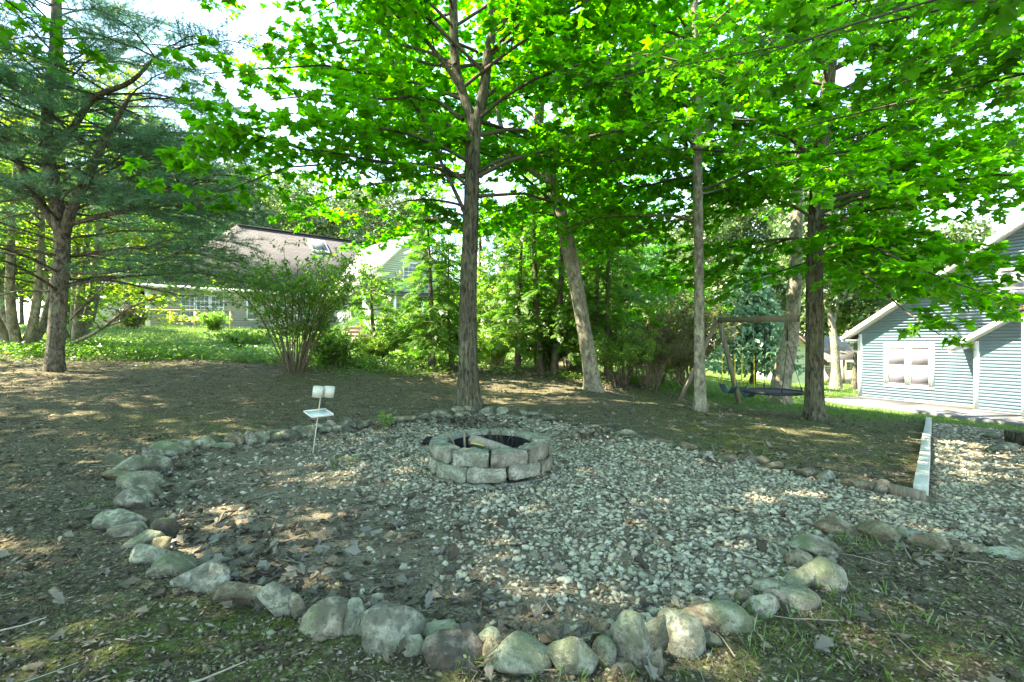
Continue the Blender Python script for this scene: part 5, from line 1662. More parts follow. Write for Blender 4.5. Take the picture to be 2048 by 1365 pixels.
# tall forked maple in the middle
b = hit(938, 812)
d = 9.0
trA = [b - np.array((0, 0, 0.15))] + px_path([(937, 770, d), (936, 700, d), (937, 560, d), (941, 450, d), (945, 330, d), (948, 235, d)])
frkL = px_path([(947, 250, d), (928, 195, d + 0.05), (911, 130, d + 0.1), (906, 0, d + 0.2), (899, -150, d + 0.2), (890, -420, d + 0.3)])
frkR = px_path([(950, 255, d), (966, 190, d), (976, 110, d), (985, 50, d), (980, -60, d), (990, -400, d - 0.2)])
limA = [
    (px_path([(944, 462, d), (918, 400, d - 0.1), (880, 320, d - 0.3), (850, 240, d - 0.5), (796, 160, d - 0.6), (764, 0, d - 0.8)]), 0.045),
    (px_path([(926, 185, d), (890, 130, d - 0.1), (845, 75, d - 0.2), (780, 20, d - 0.4), (700, -60, d - 0.5)]), 0.055),
    (px_path([(984, 68, d), (1015, 35, d), (1050, -10, d - 0.2), (1110, -110, d - 0.4)]), 0.06),
    (px_path([(935, 350, d), (905, 352, d + 0.2), (860, 350, d + 0.5), (790, 362, d + 0.9), (700, 380, d + 1.3), (600, 420, d + 1.6)]), 0.04),
    (px_path([(933, 285, d), (890, 245, d - 0.3), (840, 195, d - 0.7), (760, 200, d - 1.1), (660, 190, d - 1.4), (540, 200, d - 1.7)]), 0.04),
    (px_path([(938, 375, d), (880, 330, d - 0.5), (800, 330, d - 1.0), (690, 310, d - 1.6), (570, 290, d - 2.2), (420, 235, d - 2.6)]), 0.034),
    (px_path([(926, 240, d), (850, 190, d + 0.5), (740, 180, d + 1.2), (640, 130, d + 1.8), (520, 70, d + 2.2)]), 0.04),
    (px_path([(955, 345, d), (1000, 320, d + 0.3), (1060, 310, d + 0.7), (1130, 320, d + 1.0), (1210, 335, d + 1.4)]), 0.03),
    (px_path([(975, 110, d), (1010, 75, d - 0.3), (1080, 10, d - 0.7), (1160, -60, d - 1.0)]), 0.035),
    (px_path([(960, 205, d), (1020, 160, d + 0.4), (1100, 130, d + 0.9), (1200, 90, d + 1.3)]), 0.035),
    (px_path([(908, 90, d), (850, 30, d + 0.6), (740, -20, d + 1.3), (600, -30, d + 2), (470, -30, d + 2.4)]), 0.04),
    (px_path([(910, 130, d), (840, 100, d + 1), (720, 80, d + 2), (600, 110, d + 2.8), (500, 150, d + 3.2)]), 0.04),
    (px_path([(940, 420, d), (900, 405, d + 0.6), (830, 400, d + 1.4), (740, 420, d + 2.2), (660, 430, d + 2.8)]), 0.03),
    (px_path([(938, 470, d), (890, 440, d + 0.9), (820, 445, d + 1.8), (750, 470, d + 2.6), (700, 500, d + 3)]), 0.028),
    (px_path([(940, 440, d), (905, 425, d + 1.3), (860, 440, d + 2.4), (830, 470, d + 3.2)]), 0.026),
]
_, NLEAF['A'] = maple('tall forked maple with a fluted grey trunk right behind the fire pit', [(trA, [0.185, 0.178, 0.163, 0.155, 0.148, 0.136, 0.136]), (frkL, [0.1, 0.09, 0.085, 0.08, 0.07, 0.03]), (frkR, [0.1, 0.095, 0.09, 0.075, 0.06, 0.03])],
      b, limA, [dict(n=24, h=(3.7, 8.2), L=lambda f: 4.6 - 0.8 * f, avoid=(-math.pi / 2, 0.7, 7.5), rise=0.42), dict(n=7, h=(8.4, 11.5), L=lambda f: 3.2 - 1.8 * f, foli=SPARSE)], 11, size=0.13, foli=dict(spacing=0.23, leaves=4), flare=0.95, tmpl=MAPLE6, single=300)

# slender straight maple
b = hit(1401, 824); d = b[1]
trC = [b - np.array((0, 0, 0.15))] + px_path([(1400, 780, d), (1398, 600, d), (1396, 400, d), (1393, 220, d), (1389, 60, d), (1388, -200, d), (1392, -420, d)])
limC = [(px_path([(1393, 235, d), (1360, 200, d + 0.4), (1320, 150, d + 0.9), (1260, 110, d + 1.3)]), 0.03),
        (px_path([(1393, 300, d), (1345, 245, d + 0.3), (1290, 200, d + 0.7), (1220, 160, d + 1.1)]), 0.026),
        (px_path([(1395, 330, d), (1350, 310, d + 0.8), (1280, 330, d + 1.7), (1180, 360, d + 2.6)]), 0.026),
        (px_path([(1396, 390, d), (1440, 380, d + 0.8), (1490, 370, d + 1.8), (1540, 380, d + 2.6)]), 0.022),
        (px_path([(1396, 430, d), (1350, 440, d + 0.9), (1290, 460, d + 1.9), (1210, 480, d + 2.8)]), 0.022)]
_, NLEAF['C'] = maple('slender straight maple with ringed bark left of the swing set', [(trC, [0.108, 0.1, 0.093, 0.088, 0.082, 0.075, 0.06, 0.035])], b, limC,
      [dict(n=18, h=(3.9, 8.0), L=lambda f: 4.2 - 0.8 * f, avoid=(-math.pi / 2, 0.95, 6.8), rise=0.4), dict(n=6, h=(8, 11.0), L=lambda f: 3.0 - 1.6 * f, foli=SPARSE)], 12, 'bark_smooth', size=0.135, flare=0.6, tmpl=MAPLE6, foli=dict(leaves=4))

# dark maple at the right
b = hit(1631, 842); d = b[1]
trD = [b - np.array((0, 0, 0.15))] + px_path([(1629, 790, d), (1629, 640, d), (1630, 500, d), (1635, 380, d), (1643, 290, d), (1655, 180, d), (1668, 40, d), (1676, -200, d), (1680, -420, d)])
limD = [
    (px_path([(1632, 320, d), (1585, 280, d - 0.1), (1530, 225, d - 0.2), (1472, 172, d - 0.2), (1400, 120, d - 0.3)]), 0.055),
    (px_path([(1640, 322, d), (1705, 300, d + 0.1), (1760, 265, d + 0.3), (1815, 233, d + 0.4), (1900, 200, d + 0.5)]), 0.05),
    (px_path([(1705, 305, d), (1760, 325, d - 0.3), (1850, 315, d - 0.6), (1945, 292, d - 0.9), (2060, 280, d - 1.2)]), 0.04),
    (px_path([(1638, 452, d), (1690, 430, d - 0.1), (1760, 418, d - 0.3), (1850, 410, d - 0.6), (1960, 420, d - 0.9)]), 0.042),
    (px_path([(1628, 440, d), (1590, 415, d + 0.2), (1530, 395, d + 0.6), (1470, 410, d + 1.0), (1400, 450, d + 1.5)]), 0.035),
    (px_path([(1630, 330, d), (1570, 350, d + 0.5), (1490, 370, d + 1.1), (1400, 400, d + 1.8), (1290, 450, d + 2.4)]), 0.035),
    (px_path([(1640, 480, d), (1690, 480, d - 0.6), (1760, 520, d - 1.2), (1850, 560, d - 1.8), (1960, 590, d - 2.2), (2040, 612, d - 2.5)]), 0.032),
    (px_path([(1640, 430, d), (1700, 440, d - 0.7), (1790, 470, d - 1.3), (1900, 500, d - 1.8), (2050, 520, d - 2.3)]), 0.03),
    (px_path([(1640, 470, d), (1680, 500, d - 1.0), (1740, 560, d - 2.0), (1820, 630, d - 2.7), (1880, 670, d - 3.0)]), 0.026),
    (px_path([(1640, 450, d), (1700, 470, d - 1.2), (1800, 520, d - 2.4), (1920, 570, d - 3.2), (2030, 600, d - 3.6)]), 0.026),
    (px_path([(1640, 440, d), (1720, 455, d - 1.0), (1850, 490, d - 1.9), (1980, 520, d - 2.5), (2080, 540, d - 2.9)]), 0.026),
    (px_path([(1640, 500, d), (1670, 510, d + 1.0), (1700, 540, d + 2.0), (1740, 560, d + 3.0)]), 0.024),
    (px_path([(1645, 300, d), (1750, 262, d + 0.5), (1880, 285, d + 0.8), (2050, 330, d + 1.0)]), 0.032),
    (px_path([(1640, 370, d), (1750, 345, d - 0.4), (1890, 345, d - 0.7), (2060, 385, d - 0.9)]), 0.032),
    (px_path([(1635, 500, d), (1680, 520, d + 0.4), (1740, 555, d + 0.7), (1830, 580, d + 0.6)]), 0.026),
    (px_path([(1628, 480, d), (1570, 480, d + 0.6), (1480, 520, d + 1.3), (1390, 560, d + 1.9), (1300, 560, d + 2.5)]), 0.03),
    (px_path([(1630, 520, d), (1570, 540, d + 0.9), (1500, 560, d + 1.8), (1450, 590, d + 2.3)]), 0.024),
    (px_path([(1640, 250, d), (1720, 210, d + 0.6), (1830, 180, d + 1.0), (1960, 170, d + 1.2)]), 0.04),
    (px_path([(1640, 400, d), (1720, 380, d + 0.8), (1830, 370, d + 1.4), (1960, 380, d + 1.6)]), 0.034),
]
_, NLEAF['D'] = maple('dark-barked maple that carries the swing beam at the right', [(trD, [0.172, 0.162, 0.155, 0.147, 0.142, 0.135, 0.118, 0.1, 0.07, 0.04])], b, limD,
      [dict(n=26, h=(3.2, 8.2), L=lambda f: 4.6 - 0.8 * f, avoid=(-math.pi / 2, 0.6, 6.5), rise=0.38), dict(n=7, h=(8.2, 11.5), L=lambda f: 3.2 - 1.6 * f, foli=SPARSE)], 13, size=0.138, tmpl=MAPLE6, flare=0.8, foli=dict(leaves=4, spacing=0.25), single=300)

# leaning maple behind
b = hit(1187, 782); d = b[1]
trB = [b - np.array((0, 0, 0.15))] + px_path([(1182, 745, d), (1172, 680, d), (1150, 560, d), (1122, 430, d), (1098, 350, d), (1085, 280, d), (1078, 230, d), (1096, 120, d), (1112, 0, d), (1120, -250, d)])
brB = px_path([(1100, 362, d), (1070, 345, d), (1040, 318, d), (1015, 285, d), (1002, 255, d), (985, 150, d + 0.2)])
limB = [(px_path([(1100, 395, d), (1060, 402, d - 0.2), (1020, 415, d - 0.4), (985, 425, d - 0.6)]), 0.05),
        (px_path([(1092, 320, d), (1150, 290, d + 0.5), (1210, 260, d + 1.0), (1290, 230, d + 1.5)]), 0.04),
        (px_path([(1130, 470, d), (1180, 430, d + 0.5), (1250, 400, d + 1.1), (1330, 380, d + 1.7)]), 0.032),
        (px_path([(1120, 420, d), (1160, 360, d - 0.2), (1200, 330, d - 0.4), (1260, 320, d - 0.8)]), 0.03),
        (px_path([(1078, 240, d), (1010, 190, d + 0.6), (940, 150, d + 1.4), (850, 110, d + 2.0)]), 0.04)]
_, NLEAF['B'] = maple('leaning maple with mossy patches and a crooked fork behind the bare bank', [(trB, [0.2, 0.19, 0.18, 0.17, 0.16, 0.15, 0.13, 0.12, 0.1, 0.08, 0.04]), (brB, [0.11, 0.1, 0.085, 0.07, 0.06, 0.03])],
      b, limB, [dict(n=22, h=(4.4, 9.6), L=lambda f: 4.4 - 1.0 * f, avoid=(-math.pi / 2, 0.5, 7.0), rise=0.42), dict(n=6, h=(9.6, 12), L=lambda f: 2.6 - 1.2 * f, foli=SPARSE)], 14, 'bark_smooth', size=0.155, tmpl=MAPLE6, foli=dict(leaves=4))

# big grey leaning trunk behind the swing
b = hit(1557, 808); d = b[1]
trH = [b - np.array((0, 0, 0.15))] + px_path([(1561, 780, d), (1566, 740, d), (1578, 690, d), (1585, 640, d), (1590, 560, d), (1592, 480, d), (1596, 300, d), (1600, 50, d), (1602, -170, d)])
maple('big grey trunk leaning over the lawn behind the round saucer swing', [(trH, [0.34, 0.27, 0.24, 0.215, 0.19, 0.17, 0.16, 0.14, 0.11, 0.06])], b, [],
      dict(n=12, h=(10.8, 14.2), L=lambda f: 3.0 - 1.2 * f, foli=dict(spacing=0.36)), 15, 'bark_smooth', size=0.15, flare=0.25)

# a maple whose yellow leaf colour stands in for sunlight, left of the middle, behind; and one that fills the right background
for lab, x, y, h, sd, lf_, n in (('maple tinted a sunlit yellow-green behind the pine trunk at the left', -15.8, 17.0, (1.6, 9.0), 16, 'maple_leaf_sun_yellow', 24),
                                 ('bright green maple standing behind the cedars in the middle', 2.6, 19.5, (1.6, 8.0), 17, 'maple_leaf', 32),
                                 ('broad green maple at the edge of the lawn behind the A-frame', 4.6, 25.0, (1.8, 13), 18, 'maple_leaf', 32)):
    g = np.array((x, y, z1(x, y)))
    tr = [g - np.array((0, 0, 0.2)), g + (0.05, 0, 1.5), g + (0.0, 0.1, 4), g + (0.15, 0, 8), g + (0.1, 0, 13)]
    maple(lab, [(tr, [0.22, 0.19, 0.16, 0.11, 0.03])], g, [], dict(n=n, h=(g[2] + h[0], g[2] + h[1]), L=lambda f: 5.0 - 2.6 * f), sd, 'bark', lf_, 0.18, 0.4, STAR4, foli=dict(spacing=0.3, slen=1.3, leaves=3))

# the maple whose low branches hang over the lens from the right; its trunk stands outside the picture
def overhanging():
    r = RS(55)
    g = np.array((5.6, 1.6, z1(5.6, 1.6)))
    root = thing('maple_tree', 'near maple whose big-leaved branches hang into the top right', 'tree', g)
    tb = MB(); P, R = trunk_mesh(tb, [g - np.array((0, 0, 0.2)), g + (0.1, 0, 2), g + (0.0, 0.1, 5), g + (0.2, 0, 9), g + (0.2, 0, 12)], [0.24, 0.2, 0.17, 0.1, 0.03], r, 16, 40, 0.5)
    tb.build('trunk', M['bark'], root, True)
    br = MB(); lf = Leaves()
    def limb(q, r0, **kw):
        Q = smooth_path([np.array(p, float) for p in q], 10)
        MB().tube(Q, np.linspace(r0 * 0.55, 0.004, 10), 6, False).build('limb', M['twig'], root, True)
        foliate(br, lf, Q, r0, r, **kw)
    kw = dict(start=0.25, spacing=0.24, slen=0.95, twig_gap=0.15, leaves=3, droop=0.2)
    limb([(5.6, 1.6, 3.4), (4.6, 2.6, 3.55), (3.4, 3.6, 3.7), (2.4, 4.2, 3.75), (1.4, 4.5, 3.7)], 0.035, **kw)
    limb([(5.6, 1.6, 3.0), (4.9, 2.9, 3.2), (4.2, 4.2, 3.45), (3.4, 5.2, 3.55), (2.6, 5.8, 3.5)], 0.035, **kw)
    limb([(5.6, 1.7, 3.6), (5.4, 3.0, 3.75), (5.1, 4.4, 3.9), (4.5, 5.6, 4.1), (4.0, 6.4, 4.1)], 0.035, **kw)
    limb([(5.6, 1.6, 3.8), (4.4, 2.0, 3.6), (3.2, 2.7, 3.35), (2.3, 3.1, 3.25), (1.6, 3.3, 3.1)], 0.028, **kw)
    limb([(5.6, 1.7, 4.2), (4.4, 3.2, 4.3), (3.2, 4.8, 4.5), (2.0, 6.0, 4.6), (0.8, 6.6, 4.6)], 0.035, **kw)
    limb([(5.6, 1.7, 3.3), (5.8, 3.2, 3.5), (5.9, 4.7, 3.6), (6.0, 5.9, 3.7)], 0.03, **kw)
    limb([(5.6, 1.7, 4.6), (5.4, 3.4, 5.0), (4.8, 5.2, 5.3), (4.2, 7.0, 5.4)], 0.03, **kw)
    limb([(5.6, 1.7, 3.9), (5.2, 2.6, 3.6), (4.4, 3.5, 3.5), (3.7, 4.2, 3.55), (3.0, 4.7, 3.6)], 0.028, **kw)
    limb([(5.6, 1.7, 4.4), (4.8, 3.9, 4.6), (3.8, 5.8, 4.9), (2.6, 7.2, 5.0)], 0.03, **kw)
    limb([(5.6, 1.7, 4.0), (6.4, 4.0, 4.3), (6.6, 6.0, 4.6), (6.6, 7.4, 4.7)], 0.03, **kw)
    br.build('branches', M['twig'], root, False, 'stuff')
    p, dd = lf.arrays(); n = len(p)
    nrm = np.stack((r.normal(0, 0.6, n), r.normal(-0.15, 0.6, n), np.ones(n)), 1)
    sz = 0.105 * r.uniform(0.65, 1.25, n)
    Rm = rotmats(dd, nrm)
    rest = single_leaves(root, p, Rm, sz, 300, leaf_meshes(single_leaf_mat('near_leaf'), r), r)
    mb = MB(); scatter(mb, MAPLE_FINE[0], MAPLE_FINE[1], p[rest], Rm[rest], sz[rest])
    mb.build('crown', M['near_leaf'], root, False, 'stuff')
    NLEAF['E'] = n
overhanging()

# maples outside the picture whose crowns shade the clearing
def shade_trees():
    r = RS(66)
    g = np.array((-8.2, 3.2, z1(-8.2, 3.2)))
    tr = [g - np.array((0, 0, 0.2)), g + (0, 0, 2), g + (0.1, 0.1, 5), g + (0, 0.1, 11), g + (0.1, 0, 18)]
    t, n = maple('maple just outside the left edge shading the clearing', [(tr, [0.24, 0.2, 0.17, 0.1, 0.03])], g, [], dict(n=46, h=(g[2] + 5.4, g[2] + 17.5), L=lambda f: 5.2 - 2.2 * f, rise=0.5), 19, size=0.19, tmpl=STAR4, foli=dict(spacing=0.34, slen=1.3))
    for x, y, rz, sc, lab in ((-3.2, -2.6, 1.9, 1.0, 'maple behind the lens on the left shading the foreground'),
                              (-13.5, 6.0, 0.8, 1.05, 'maple far outside the left edge beyond the pine'), (-14.5, -2.0, 2.7, 1.1, 'maple far outside the left edge behind the lens')):
        copy_tree(t, (x, y, z1(x, y)), rz, sc, lab)
shade_trees()

# ------------------------------------------------------------------ white pine at the left
def needle_tuft():
    r = RS(4); V = []; F = []
    for k in range(8):
        a = k * 2.4; el = r.uniform(0.15, 0.95)
        d = np.array((math.cos(el), math.sin(el) * math.cos(a), math.sin(el) * math.sin(a)))
        s = nrmz(np.cross(d, np.array((0.2, 0.5, 0.8)))) * 0.026
        b = len(V); o = np.array((-0.25 * r.rand(), 0, 0))
        V += [o + s, o - s, o + d * r.uniform(0.8, 1.05) - np.array((0, 0, 0.12))]; F.append((b, b + 1, b + 2))
    return np.array(V), np.array(F)
TUFT = needle_tuft()
def pine():
    r = RS(71)
    b = hit(108, 745); d = b[1]
    root = thing('pine_tree', 'white pine with a splitting trunk and blue-green needles at the left', 'tree', b)
    tb = MB()
    t0, _ = trunk_mesh(tb, [b - np.array((0, 0, 0.15))] + px_path([(110, 700, d), (118, 600, d), (124, 520, d), (124, 450, d)]), [0.165, 0.14, 0.128, 0.122, 0.125], r, 16, 36, 0.3, 0.04)
    t1, _ = trunk_mesh(tb, px_path([(124, 470, d), (112, 400, d), (98, 320, d), (95, 230, d), (110, 80, d), (112, -60, d), (112, -400, d)]), [0.125, 0.115, 0.108, 0.095, 0.08, 0.07, 0.03], r, 12, 34, 0)
    t2, _ = trunk_mesh(tb, px_path([(126, 475, d), (150, 400, d - 0.1), (180, 345, d - 0.2), (205, 290, d - 0.3), (232, 240, d - 0.4), (262, 190, d - 0.5)]), [0.1, 0.088, 0.08, 0.068, 0.05, 0.025], r, 10, 20, 0)
    t3, _ = trunk_mesh(tb, px_path([(112, 305, d), (150, 250, d - 0.3), (190, 195, d - 0.5), (260, 165, d - 0.8), (310, 115, d - 1.0)]), [0.08, 0.065, 0.05, 0.04, 0.02], r, 8, 18, 0)
    t4, _ = trunk_mesh(tb, px_path([(112, 455, d), (60, 370, d - 0.1), (25, 300, d - 0.2), (-10, 240, d - 0.3), (-60, 120, d - 0.4)]), [0.08, 0.07, 0.06, 0.05, 0.02], r, 8, 18, 0)
    tb.build('trunk', M['bark_pine'], root, True)
    br = MB(); P = []; D = []
    def bough(p, az, L, rise, r0, green=0.45, dens=1.0):
        Q = limb_path(p, az, L, rise, 0.28, r, 9)
        br.tube(Q, np.linspace(r0, 0.004, 9), 5, False)
        n = int(L / (0.14 if p[2] < b[2] + 3.2 else 0.09)); sd = 1
        for k in range(n):
            u = (k + 0.7) / n
            if u < 0.15: continue
            q = Q[0] + 0; i = min(int(u * 8), 7); q = Q[i] + (Q[i + 1] - Q[i]) * (u * 8 - i)
            t = nrmz(Q[i + 1] - Q[i]); pp = nrmz(np.cross(t, UP)) * sd; sd = -sd
            d2 = nrmz(t * r.uniform(0.6, 1) + pp * r.uniform(0.4, 0.9) + UP * r.uniform(-0.15, 0.3))
            l = r.uniform(0.25, 0.75) * (1.15 - 0.6 * u) * (1 + L * 0.08)
            e = q + d2 * l
            br.tube(np.array((q, q + d2 * l * 0.5 + r.normal(0, 0.02, 3), e)), np.array((0.006, 0.004, 0.002)), 3, False)
            if u > green:
                for m in np.arange(0.2, 1.01, 0.06 / max(l, 0.1)):
                    if r.rand() < dens:
                        P.append(q + d2 * l * m); D.append(nrmz(d2 + r.normal(0, 0.35, 3) + UP * 0.15))
                    if r.rand() < 0.6 * dens:
                        d3 = nrmz(d2 + np.cross(d2, UP) * r.choice((-0.8, 0.8))); P.append(q + d2 * l * m + d3 * 0.1); D.append(d3)
            elif r.rand() < 0.5:
                e2 = e + nrmz(d2 + r.normal(0, 0.5, 3)) * l * 0.5
                br.tube(np.array((e, e2)), np.array((0.002, 0.001)), 3, False)
    # whorls: the low ones long and mostly bare, green only at the tips
    for Q, z0, zt, n, L0, L1, gr in ((t0, 2.2, 3.6, 18, 3.6, 3.4, 0.42), (t1, 3.6, 9.0, 68, 3.7, 2.6, 0.22), (t2, 3.9, 6.2, 22, 2.7, 1.8, 0.2), (t3, 5.2, 6.8, 13, 2.4, 1.7, 0.2), (t4, 4.0, 6.8, 18, 2.6, 2.0, 0.25)):
        for k in range(n):
            f = k / max(1, n - 1); z = z0 + (zt - z0) * (math.floor(f * n / 4) * 4 / n) + r.uniform(-0.06, 0.06)
            j = np.argmin(np.abs(Q[:, 2] - z))
            bough(Q[j], k * 1.57 + r.uniform(-0.5, 0.5), (L0 + (L1 - L0) * f) * r.uniform(0.75, 1.2), r.uniform(0.12, 0.45), 0.03 * (1 - 0.5 * f), gr)
    # three marked boughs reaching right, low over the fence
    for q in ([(128, 452, d), (230, 428, d - 0.3), (330, 412, d - 0.6), (420, 415, d - 0.8)], [(120, 430, d), (220, 370, d + 0.3), (310, 345, d + 0.6), (400, 350, d + 0.8)], [(128, 455, d), (200, 430, d - 0.2), (280, 410, d - 0.5), (350, 375, d - 0.7), (430, 350, d - 1)], [(128, 545, d), (220, 545, d - 0.3), (320, 520, d - 0.6), (400, 480, d - 0.9)],
              [(126, 515, d), (230, 500, d + 0.5), (330, 495, d + 0.9), (450, 520, d + 1.3)]):
        Q = smooth_path(px_path(q), 10)
        MB().tube(Q, np.linspace(0.04, 0.01, 10), 6, False).build('limb', M['bark_pine'], root, True)
        for k in range(3, 10):
            t = Q[min(k + 1, 9)] - Q[k - 1]; az = math.atan2(t[1], t[0])
            for sg in (-0.8, 0.8):
                bough(Q[k], az + sg + r.uniform(-0.3, 0.3), 1.6 - 0.09 * k, 0.15, 0.012, 0.3)
    br.build('branches', M['bark_dark'], root, False, 'stuff')
    P, D = np.array(P), np.array(D); kp = sun_gap(P); P, D = P[kp], D[kp]; n = len(P)
    mb = MB(); nr = r.normal(0, 1, (n, 3))
    scatter(mb, TUFT[0], TUFT[1], P, rotmats(D, nr), 0.13 * r.uniform(0.75, 1.25, n))
    mb.build('needles', M['pine_needle'], root, False, 'stuff')
    NLEAF['pine'] = n
pine()

# ------------------------------------------------------------------ shrubs, cedars, undergrowth
def shrub(label, base, stems, h, spread, leaf='oval_leaf', size=0.06, lean=(0, 0), seed=0, stem_r=0.014, fill=1.0, bark='stem_light', lowbare=0.3, name='shrub', arch=0.35, local=False, group=None, leaves_per=34, twl=1.0):
    r = RS(200 + seed)
    base = np.asarray(base, float)
    root = thing(name, label, 'shrub', base, group)
    sb = MB(); P = []; D = []
    for k in range(stems):
        a = r.uniform(0, 6.283); sp = spread * math.sqrt(r.rand())
        hh = h * r.uniform(0.6, 1.08) * (1 - 0.25 * (sp / spread) ** 2)
        o = base + np.array((math.cos(a), math.sin(a), 0)) * 0.16 * r.rand() * (1 + spread * 0.2)
        e = base + np.array((math.cos(a) * sp + lean[0], math.sin(a) * sp + lean[1], hh))
        m = o + (e - o) * 0.55 + np.array((0, 0, arch * h * 0.4)) - np.array((math.cos(a), math.sin(a), 0)) * sp * 0.15
        Q = smooth_path([o - (0, 0, 0.05), m, e], 9)
        Q[1:] += r.normal(0, 0.02, (8, 3))
        rr = stem_r * r.uniform(0.5, 1.25)
        sb.tube(Q, np.linspace(rr, 0.003, 9), 5, False)
        nb = int(9 * fill) + (2 if fill > 0.3 else 1)
        for q in range(nb):
            u = lowbare + (1 - lowbare) * (q + r.rand()) / nb
            i = min(int(u * 8), 7); p = Q[i] + (Q[i + 1] - Q[i]) * (u * 8 - i)
            d2 = nrmz(r.normal(0, 1, 3) * (1, 1, 0.6) + UP * 0.3)
            l = r.uniform(0.12, 0.5) * (0.5 + h * 0.3) * twl
            ee = p + d2 * l
            sb.tube(np.array((p, ee)), np.array((rr * 0.3, 0.0015)), 3, False)
            nl = int(leaves_per * l / 0.5 * fill) + 2
            for w in range(nl):
                pp = p + d2 * l * (w + 0.5) / nl
                dd = nrmz(d2 * 0.4 + r.normal(0, 0.8, 3) + (0, 0, 0.05))
                P.append(pp + dd * 0.015); D.append(dd)
    sb.build('stems', M[bark], root, True)
    P, D = np.array(P), np.array(D); n = len(P)
    mb = MB()
    nr = np.stack((r.normal(0, 0.7, n), r.normal(0, 0.7, n), np.ones(n)), 1)
    tv, tf = OVAL if base[1] < 13 else RHOMB
    scatter(mb, tv, tf, P, rotmats(D, nr), size * r.uniform(0.6, 1.3, n))
    mb.build('foliage', M[leaf], root, False, 'stuff')
    NLEAF[label] = n
    return root
RHOMB = (np.array([(0, 0, 0), (0.5, 0.3, 0.08), (1.0, 0, 0), (0.5, -0.3, 0.08)], float), np.array([(0, 2, 1), (0, 3, 2)]))
g = hit(590, 742)
shrub('vase-shaped many-stemmed green shrub at the edge of the bare soil', g, 50, 2.8, 2.4, 'cover_leaf', size=0.07, seed=1, stem_r=0.016, bark='stem_brown', leaves_per=25, lowbare=0.24, lean=(0.1, 0))
def at(px, d): 
    x = (px - 1024) / FPX * d
    return np.array((x, d, z1(x, d)))
shrub('low dense bright green bush right of the vase-shaped shrub', at(668, 12.2), 34, 0.75, 0.7, 'cover_leaf', 0.07, seed=2, stem_r=0.008, lowbare=0.05, leaves_per=40)
shrub('yellow-green bush in front of the porch steps', at(745, 13.5), 30, 0.8, 0.9, 'oval_leaf', 0.06, seed=3, stem_r=0.008, lowbare=0.05)
shrub('leafy bush below the gable wing, left of the tall maple', at(830, 16), 40, 1.7, 1.6, 'oval_leaf', 0.085, seed=4, stem_r=0.01, lowbare=0.1)
shrub('tangled brush at the foot of the cedars', at(985, 15.5), 44, 1.5, 1.8, 'oval_leaf', 0.06, seed=5, stem_r=0.01, lowbare=0.15)
shrub('dark bare-footed bush right of the leaning maple', at(1238, 13.6), 34, 1.5, 1.2, 'oval_leaf', 0.055, seed=6, stem_r=0.017, bark='bark_dark', lowbare=0.5)
shrub('bush of arching bare reddish stems before the A-frame', at(1300, 14.6), 60, 1.75, 1.5, 'red_leaf', 0.05, seed=7, stem_r=0.012, lowbare=0.55, fill=0.8)
shrub('tall bush with reddish leaves behind the slender maple', at(1375, 16), 50, 3.0, 1.9, 'red_leaf', 0.085, seed=8, stem_r=0.014, lowbare=0.25, leaves_per=20)
shrub('green bush between the reddish bush and the A-frame', at(1320, 17.5), 50, 2.8, 2.2, 'oval_leaf', 0.1, seed=9, stem_r=0.014, lowbare=0.15, leaves_per=20)
shrub('rounded undergrowth left of the vase-shaped shrub', at(500, 16), 36, 0.6, 1.4, 'cover_leaf', 0.075, seed=10, stem_r=0.008, lowbare=0.05)
shrub('pink-tinged flower bush by the railing', at(265, 24), 30, 0.95, 0.9, 'red_leaf', 0.07, seed=11, stem_r=0.008, lowbare=0.1)
shrub('small yellow-green bush at the end of the railing', at(430, 24.5), 30, 0.95, 1.0, 'cover_leaf', 0.08, seed=12, stem_r=0.008, lowbare=0.05)
shrub('dark green hedge bush far left beyond the pine', at(150, 24), 40, 2.0, 2.0, 'oval_leaf', 0.13, seed=13, stem_r=0.012, lowbare=0.05, leaves_per=18)
shrub('leafy brush under the cedars right of the tall maple', at(1090, 16.5), 44, 1.6, 2.0, 'oval_leaf', 0.07, seed=14, stem_r=0.01, lowbare=0.1)
shrub('small seedling with broad pale leaves inside the edging', hit(765, 858), 5, 0.16, 0.16, 'cover_leaf', 0.09, seed=15, stem_r=0.003, lowbare=0.5, leaves_per=6, fill=0.25, name='seedling')
shrub('little clover-like weed before the sandy boulder at the front', hit(955, 1352), 4, 0.075, 0.05, 'cover_leaf', 0.024, seed=16, stem_r=0.0012, lowbare=0.5, leaves_per=8, fill=0.12, name='weed', twl=0.15)
shrub('sprig of weed growing in the gravel right of the drink holder', hit(690, 930), 6, 0.09, 0.16, 'oval_leaf', 0.03, seed=17, stem_r=0.002, lowbare=0.3, leaves_per=10, fill=0.2, name='weed', twl=0.25)

